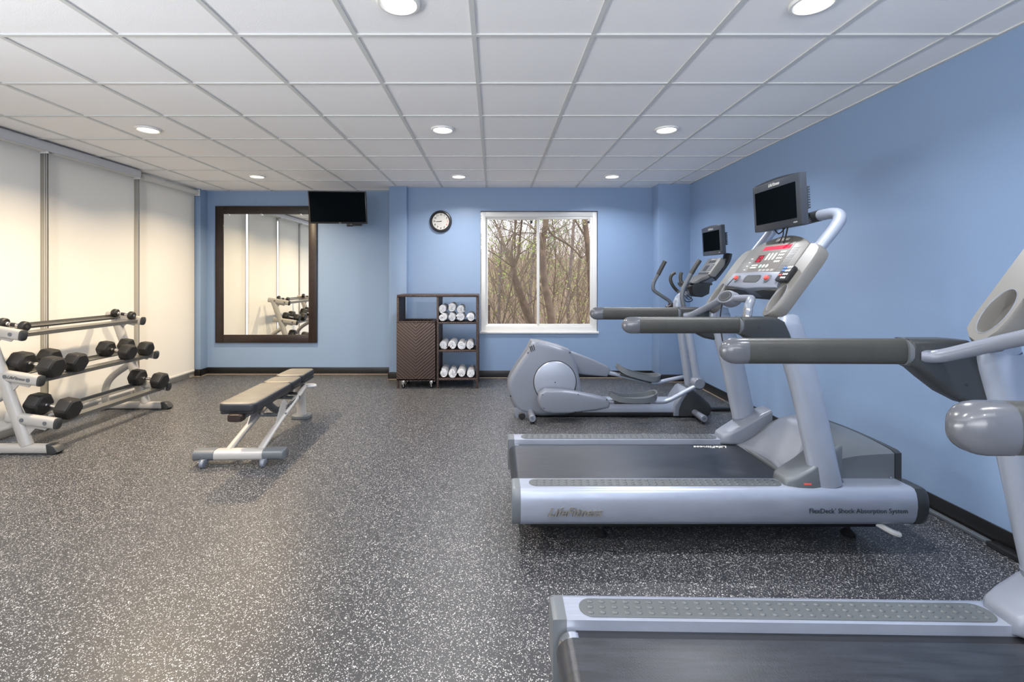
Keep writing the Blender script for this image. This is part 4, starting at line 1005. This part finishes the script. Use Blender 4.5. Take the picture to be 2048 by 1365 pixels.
# console
a0 = ep(1378, 569, 4.67); a1 = ep(1419, 549, 4.67); a2 = ep(1443, 516, 4.67)
bm = B(); prism(bm, [a1, a2, (a2[0] + .05, a2[1] - .01), (a2[0] + .035, a2[1] - .08), (a1[0] + .06, a1[1] - .03), (a1[0] + .01, a1[1] - .02)], -.145, .145, .01, 3); cs = obj('console', bm, 'lsilver', t, 40)
bm = B(); prism(bm, [a0, a1, (a1[0] + .02, a1[1] - .03), (a0[0] + .01, a0[1] - .03)], -.13, .13, .008, 3); obj('console_lip', bm, 'lsilver', cs)
du = Vector((a2[0]-a1[0], 0, a2[1]-a1[1])); ll = du.length; du.normalize(); dn = Vector((-du.z, 0, du.x))
EM = Matrix(((0, du.x, dn.x, a1[0]), (1, 0, 0, 0), (0, du.z, dn.z, a1[1]), (0, 0, 0, 1)))
bm = B(); box(bm, -.08, .06, ll*.72, ll*.86, -.001, .002, mtx=EM); box(bm, -.01, .07, ll*.22, ll*.56, -.001, .002, mtx=EM); box(bm, -.11, .11, .004, .022, -.001, .003, mtx=EM); obj('console_display', bm, 'dplastic', cs)
bm = B()
for i in range(3):
    for j in range(4): box(bm, -.11 + i*.022, -.096 + i*.022, ll*.22 + j*.022, ll*.22 + .013 + j*.022, -.001, .002, mtx=EM)
obj('console_key', bm, 'gplastic', cs)
text('logo', 'LifeFitness', .022, 'white', cs, EM @ frame_m((0, ll*.93, .0015), (-1, 0, 0), (0, 1, 0)) @ Matrix.Diagonal((1, 1, -1, 1)), shear=.4, depth=.0005)
bm = B(); prism(bm, epl([(1374, 566), (1380, 565), (1424, 566), (1425, 570), (1420, 572), (1418, 588), (1404, 595), (1392, 594), (1386, 588), (1383, 573), (1374, 571)], 4.70), -.13, .13, .01, 3); obj('accessory_tray', bm, 'dplastic', t)
bm = B(); tube(bm, ep3([(1368, 590), (1380, 582), (1400, 570), (1425, 555)], EY), .04, 16, 3); obj('neck', bm, 'lgplastic', t)
bm = B(); tube(bm, ep3([(1425, 558), (1440, 540), (1452, 522), (1456, 508)], EY), .035, 14, 3, ry=.06); obj('screen_neck', bm, 'dplastic', t)
console_screen(t, 2.185 - EX, 1.745, wd=.43)
bm = B(); tube(bm, ep3([(1372, 590), (1385, 600), (1374, 604), (1366, 596)], 4.70), .005, 6, 4); tube(bm, ep3([(1365, 586), (1378, 600), (1384, 592)], 4.70), .004, 6, 4); obj('cable', bm, 'black', t)

# cables and covers along the right wall
bm = B(); box(bm, XR - .075, XR - .02, 1.3, 2.45, 0, .028, .005); tag(obj('cable_cover', bm, 'black'), 'black floor cable cover along the right baseboard by the treadmills', 'cable cover')
bm = B(); box(bm, XR - .055, XR - .022, 2.47, 5.3, 0, .018, .003); tag(obj('cable_channel', bm, 'gplastic'), 'thin grey cable channel on the floor along the right baseboard', 'cable channel')
t = thing('power_adapter', 'black power adapter lying on the floor in front of the cross trainer', 'power adapter', (2.33, 4.95, 0))
bm = B(); box(bm, -.14, .14, -.03, .03, 0, .035, .006); obj('adapter_body', bm, 'black', t)
bm = B(); tube(bm, [(-.14, 0, .012), (-.18, .02, .01), (-.21, -.02, .01), (-.24, .0, .03)], .004, 6, 4); obj('cord', bm, 'black', t)
bm = B(); box(bm, XR - .018, XR - .010, 4.98, 5.07, .03, .09, .003); tag(obj('wall_socket', bm, 'black'), 'black socket plate set in the right baseboard behind the cross trainer', 'socket')

# ================================================================== OUTSIDE
bm = B(); gx, gy = 40, 30; g = []
rnd = random.Random(5)
for j in range(gy + 1):
    for i in range(gx + 1):
        x = -14 + 34 * i/gx; y = 7.15 + 33*j/gy
        z = -.35 + (y - 7.15)*.03 + max(0, y - 16)*.10 + .08*rnd.uniform(-1, 1)
        g.append(bm.verts.new((x, y, z)))
for j in range(gy):
    for i in range(gx): bm.faces.new((g[j*(gx+1)+i], g[j*(gx+1)+i+1], g[(j+1)*(gx+1)+i+1], g[(j+1)*(gx+1)+i]))
o = obj('woodland_ground', bm, 'litter'); o['kind'] = 'structure'
bm = B(); box(bm, -24, -4.46, -15, 17.1, -.2, -.1); box(bm, -4.46, 10, -15, -3.36, -.2, -.1); o = obj('paved_ground', bm, 'paving'); o['kind'] = 'structure'  # unseen pale ground, added to bounce daylight up into the room

def branch(bm, p, d, ln, r, lvl, rnd, leaves, wander=.22, sides=5):
    n = max(3, int(ln/.28)); pts = [p.copy()]; rs = [r]; dd = d.normalized(); kids = []
    for i in range(n):
        dd = (dd + Vector((rnd.gauss(0, wander*.4), rnd.gauss(0, wander*.4), rnd.gauss(.02, wander*.3)))).normalized()
        pts.append(pts[-1] + dd * ln/n); rs.append(max(r * (1 - .75*(i+1)/n), .0022))
        if lvl > 0 and i > 0: kids.append((pts[-1].copy(), dd.copy(), rs[-1]))
    tube(bm, pts, rs, sides, caps=False, up=(.3, .9, .1))
    for (q, d2, r2) in kids:
        for _ in range(2 if lvl > 1 else 1):
            if rnd.random() < .8:
                nd = (d2 + Vector((rnd.uniform(-1, 1), rnd.uniform(-1, 1), rnd.uniform(-.3, .9)))*.8).normalized()
                branch(bm, q, nd, ln*rnd.uniform(.35, .6), r2*.5, lvl - 1, rnd, leaves, wander, 4)
    if lvl == 0 and leaves is not None: leaves += pts[1:]
def leafmesh(pts, rnd, n, size, jit=.12):
    b1 = B()
    for _ in range(n):
        p = rnd.choice(pts) + Vector([rnd.uniform(-jit, jit) for _ in range(3)])
        a = Vector([rnd.gauss(0, 1) for _ in range(3)]).normalized(); b_ = a.orthogonal().normalized(); s = size*rnd.uniform(.6, 1.3)
        v = [b1.verts.new(p + a*s), b1.verts.new(p + b_*s*.5), b1.verts.new(p - a*s), b1.verts.new(p - b_*s*.5)]; b1.faces.new(v)
    return b1
# main trunks: (start, aim points, radius)
def out(px, py, Y): s = F / Y; return Vector(((px - 988)/s, Y, EYE - (py - 557)/s))
TR = [
 ('leaning forked tree whose trunk crosses the left window pane', [(1073, 680), (1050, 615), (1031, 560), (1026, 535)], 9.5, .088, [[(1026, 535), (1010, 495), (998, 455), (985, 425)], [(1027, 533), (1037, 510), (1041, 470), (1043, 425)], [(1027, 532), (1024, 500), (1032, 460), (1034, 425)]], 'bark'),
 ('stout bare tree just right of the window divider', [(1107, 680), (1100, 620), (1090, 570), (1085, 500), (1092, 440), (1092, 400)], 9.0, .072, [[(1086, 505), (1078, 470), (1060, 440)], [(1090, 430), (1105, 462), (1140, 492), (1185, 512)]], 'bark'),
 ('slim tree along the right edge of the right pane', [(1190, 690), (1184, 600), (1178, 520), (1170, 440), (1168, 410)], 10.0, .07, [[(1175, 480), (1160, 450), (1140, 430)]], 'bark'),
 ('thin upright tree at the left side of the left pane', [(996, 690), (998, 600), (1000, 540), (1003, 480)], 11.0, .04, [[(998, 600), (985, 560), (975, 520)]], 'bark2'),
 ('pale slender tree behind the divider', [(1062, 700), (1060, 600), (1066, 520), (1074, 420)], 12.5, .05, [[(1060, 600), (1046, 560), (1030, 520)]], 'bark2'),
 ('slender tree in the middle of the right pane', [(1140, 700), (1136, 600), (1144, 500), (1150, 410)], 12.0, .05, [[(1138, 600), (1155, 560), (1170, 500)], [(1140, 560), (1120, 520), (1105, 470)]], 'bark2'),
 ('broken stump-like trunk at the lower left of the left pane', [(974, 690), (976, 640), (977, 610)], 10.5, .06, [], 'bark'),
]
for i, (lb, tp, Y, r, forks, mm) in enumerate(TR):
    rnd = random.Random(100 + i); lv = []
    t = thing('tree', lb, 'tree', (0, 0, 0), 0, 'trees outside the window')
    base = out(*tp[0], Y); t.location = (base.x, Y, base.z - .3)
    off = Vector(t.location)
    bm = B(); P_ = [out(a, b_, Y) - off for a, b_ in tp]; P_ = [P_[0] + Vector((0, 0, -.3))] + P_
    n = len(P_); tube(bm, P_, [r*(1.15 - .5*k_/(n-1)) for k_ in range(n)], 9, 4)
    trunk = obj('trunk', bm, mm, t, 70)
    bm = B()
    for fk in forks:
        Q = [out(a, b_, Y) - off for a, b_ in fk]; Q = [q_ + Vector((0, rnd.uniform(-.2, .4)*k_, 0)) for k_, q_ in enumerate(Q)]
        tube(bm, Q, [r*.42*(1 - .6*k_/(len(Q)-1)) for k_ in range(len(Q))], 7, 4)
        for q_ in Q[1:]:
            for _ in range(2): branch(bm, q_, Vector((rnd.uniform(-1, 1), rnd.uniform(-.8, .8), rnd.uniform(-.1, 1))), rnd.uniform(.8, 1.6), r*.13, 1, rnd, lv)
    for k_ in range(2, len(P_)):
        for _ in range(2 if i < 6 else 0): branch(bm, P_[k_], Vector((rnd.uniform(-1, 1), rnd.uniform(-.8, .8), rnd.uniform(.1, 1))), rnd.uniform(1.0, 2.0), r*.14, 2, rnd, lv)
    if len(bm.verts): obj('branches', bm, 'twig', t, 80)
    if lv: obj('leaves', leafmesh(lv, rnd, 520 if i in (1, 2, 5) else 220, .030), 'leaf' if i % 2 else 'leafd', t)
# saplings: countable, each its own thing
sap = []
for k_ in range(3):
    rnd = random.Random(40 + k_); lv = []; bm = B()
    branch(bm, Vector((0, 0, -.3)), Vector((rnd.uniform(-.2, .2), 0, 1)), 3.4, .022, 2, rnd, lv, .16)
    t = thing('sapling', 'bare many-twigged sapling in the thicket outside the window', 'sapling', (0, 0, -20), 0, 'bare saplings in the thicket outside the window')
    obj('stem', bm, 'twig', t, 80)
    obj('leaves', leafmesh(lv, rnd, 110, .024), 'leaf', t); sap.append(t)
rnd = random.Random(9); cnt = 0
for k_ in range(40):
    Y = 9.0 + 10.5*(k_/40.0)**1.1; X = Y * (rnd.uniform(-.04, .24) if k_ % 4 else rnd.uniform(-.25, .48))
    z = -.35 + (Y - 7.15)*.03 + max(0, Y - 16)*.10
    s = sap[k_ % 3] if k_ < 3 else dup(sap[k_ % 3])
    s.location = (X, Y, z); s.rotation_euler = (rnd.uniform(-.12, .12), rnd.uniform(-.35, .35), rnd.uniform(0, 6.28)); s.scale = (1, 1, rnd.uniform(.8, 1.15))
# brush nobody could count
bm = B(); rnd = random.Random(77); lp = []
for k_ in range(5000):
    Y = rnd.uniform(10.5, 38); X = Y * (rnd.uniform(-.04, .25) if k_ % 2 else rnd.uniform(-.35, .55)); z = -.35 + (Y - 7.15)*.03 + max(0, Y - 16)*.10
    p = Vector((X, Y, z - .05)); d = Vector((rnd.gauss(0, .35), rnd.gauss(0, .3), 1)); n = 4; pts = [p]
    h = rnd.uniform(.7, 2.9) * (1 + max(0, Y - 16)*.05)
    for i in range(n):
        d = (d + Vector((rnd.gauss(0, .3), rnd.gauss(0, .2), 0))).normalized(); pts.append(pts[-1] + d*h/n)
    rr = rnd.uniform(.004, .010)
    tube(bm, pts, [rr*(1 - .15*i) for i in range(n+1)], 3, caps=False, up=(.3, .9, .1)); lp += pts[2:]
o = obj('thicket', bm, 'brush', None, 80); o['kind'] = 'stuff'; tag(o, 'dense brown thicket of bare brush filling the background outside the window', 'brush')
o = obj('undergrowth_leaves', leafmesh([p for p in lp if p.y < 22], rnd, 6000, .034, .25), 'leaf', None); o['kind'] = 'stuff'; tag(o, 'scattered fresh green leaves in the undergrowth outside the window', 'leaves')
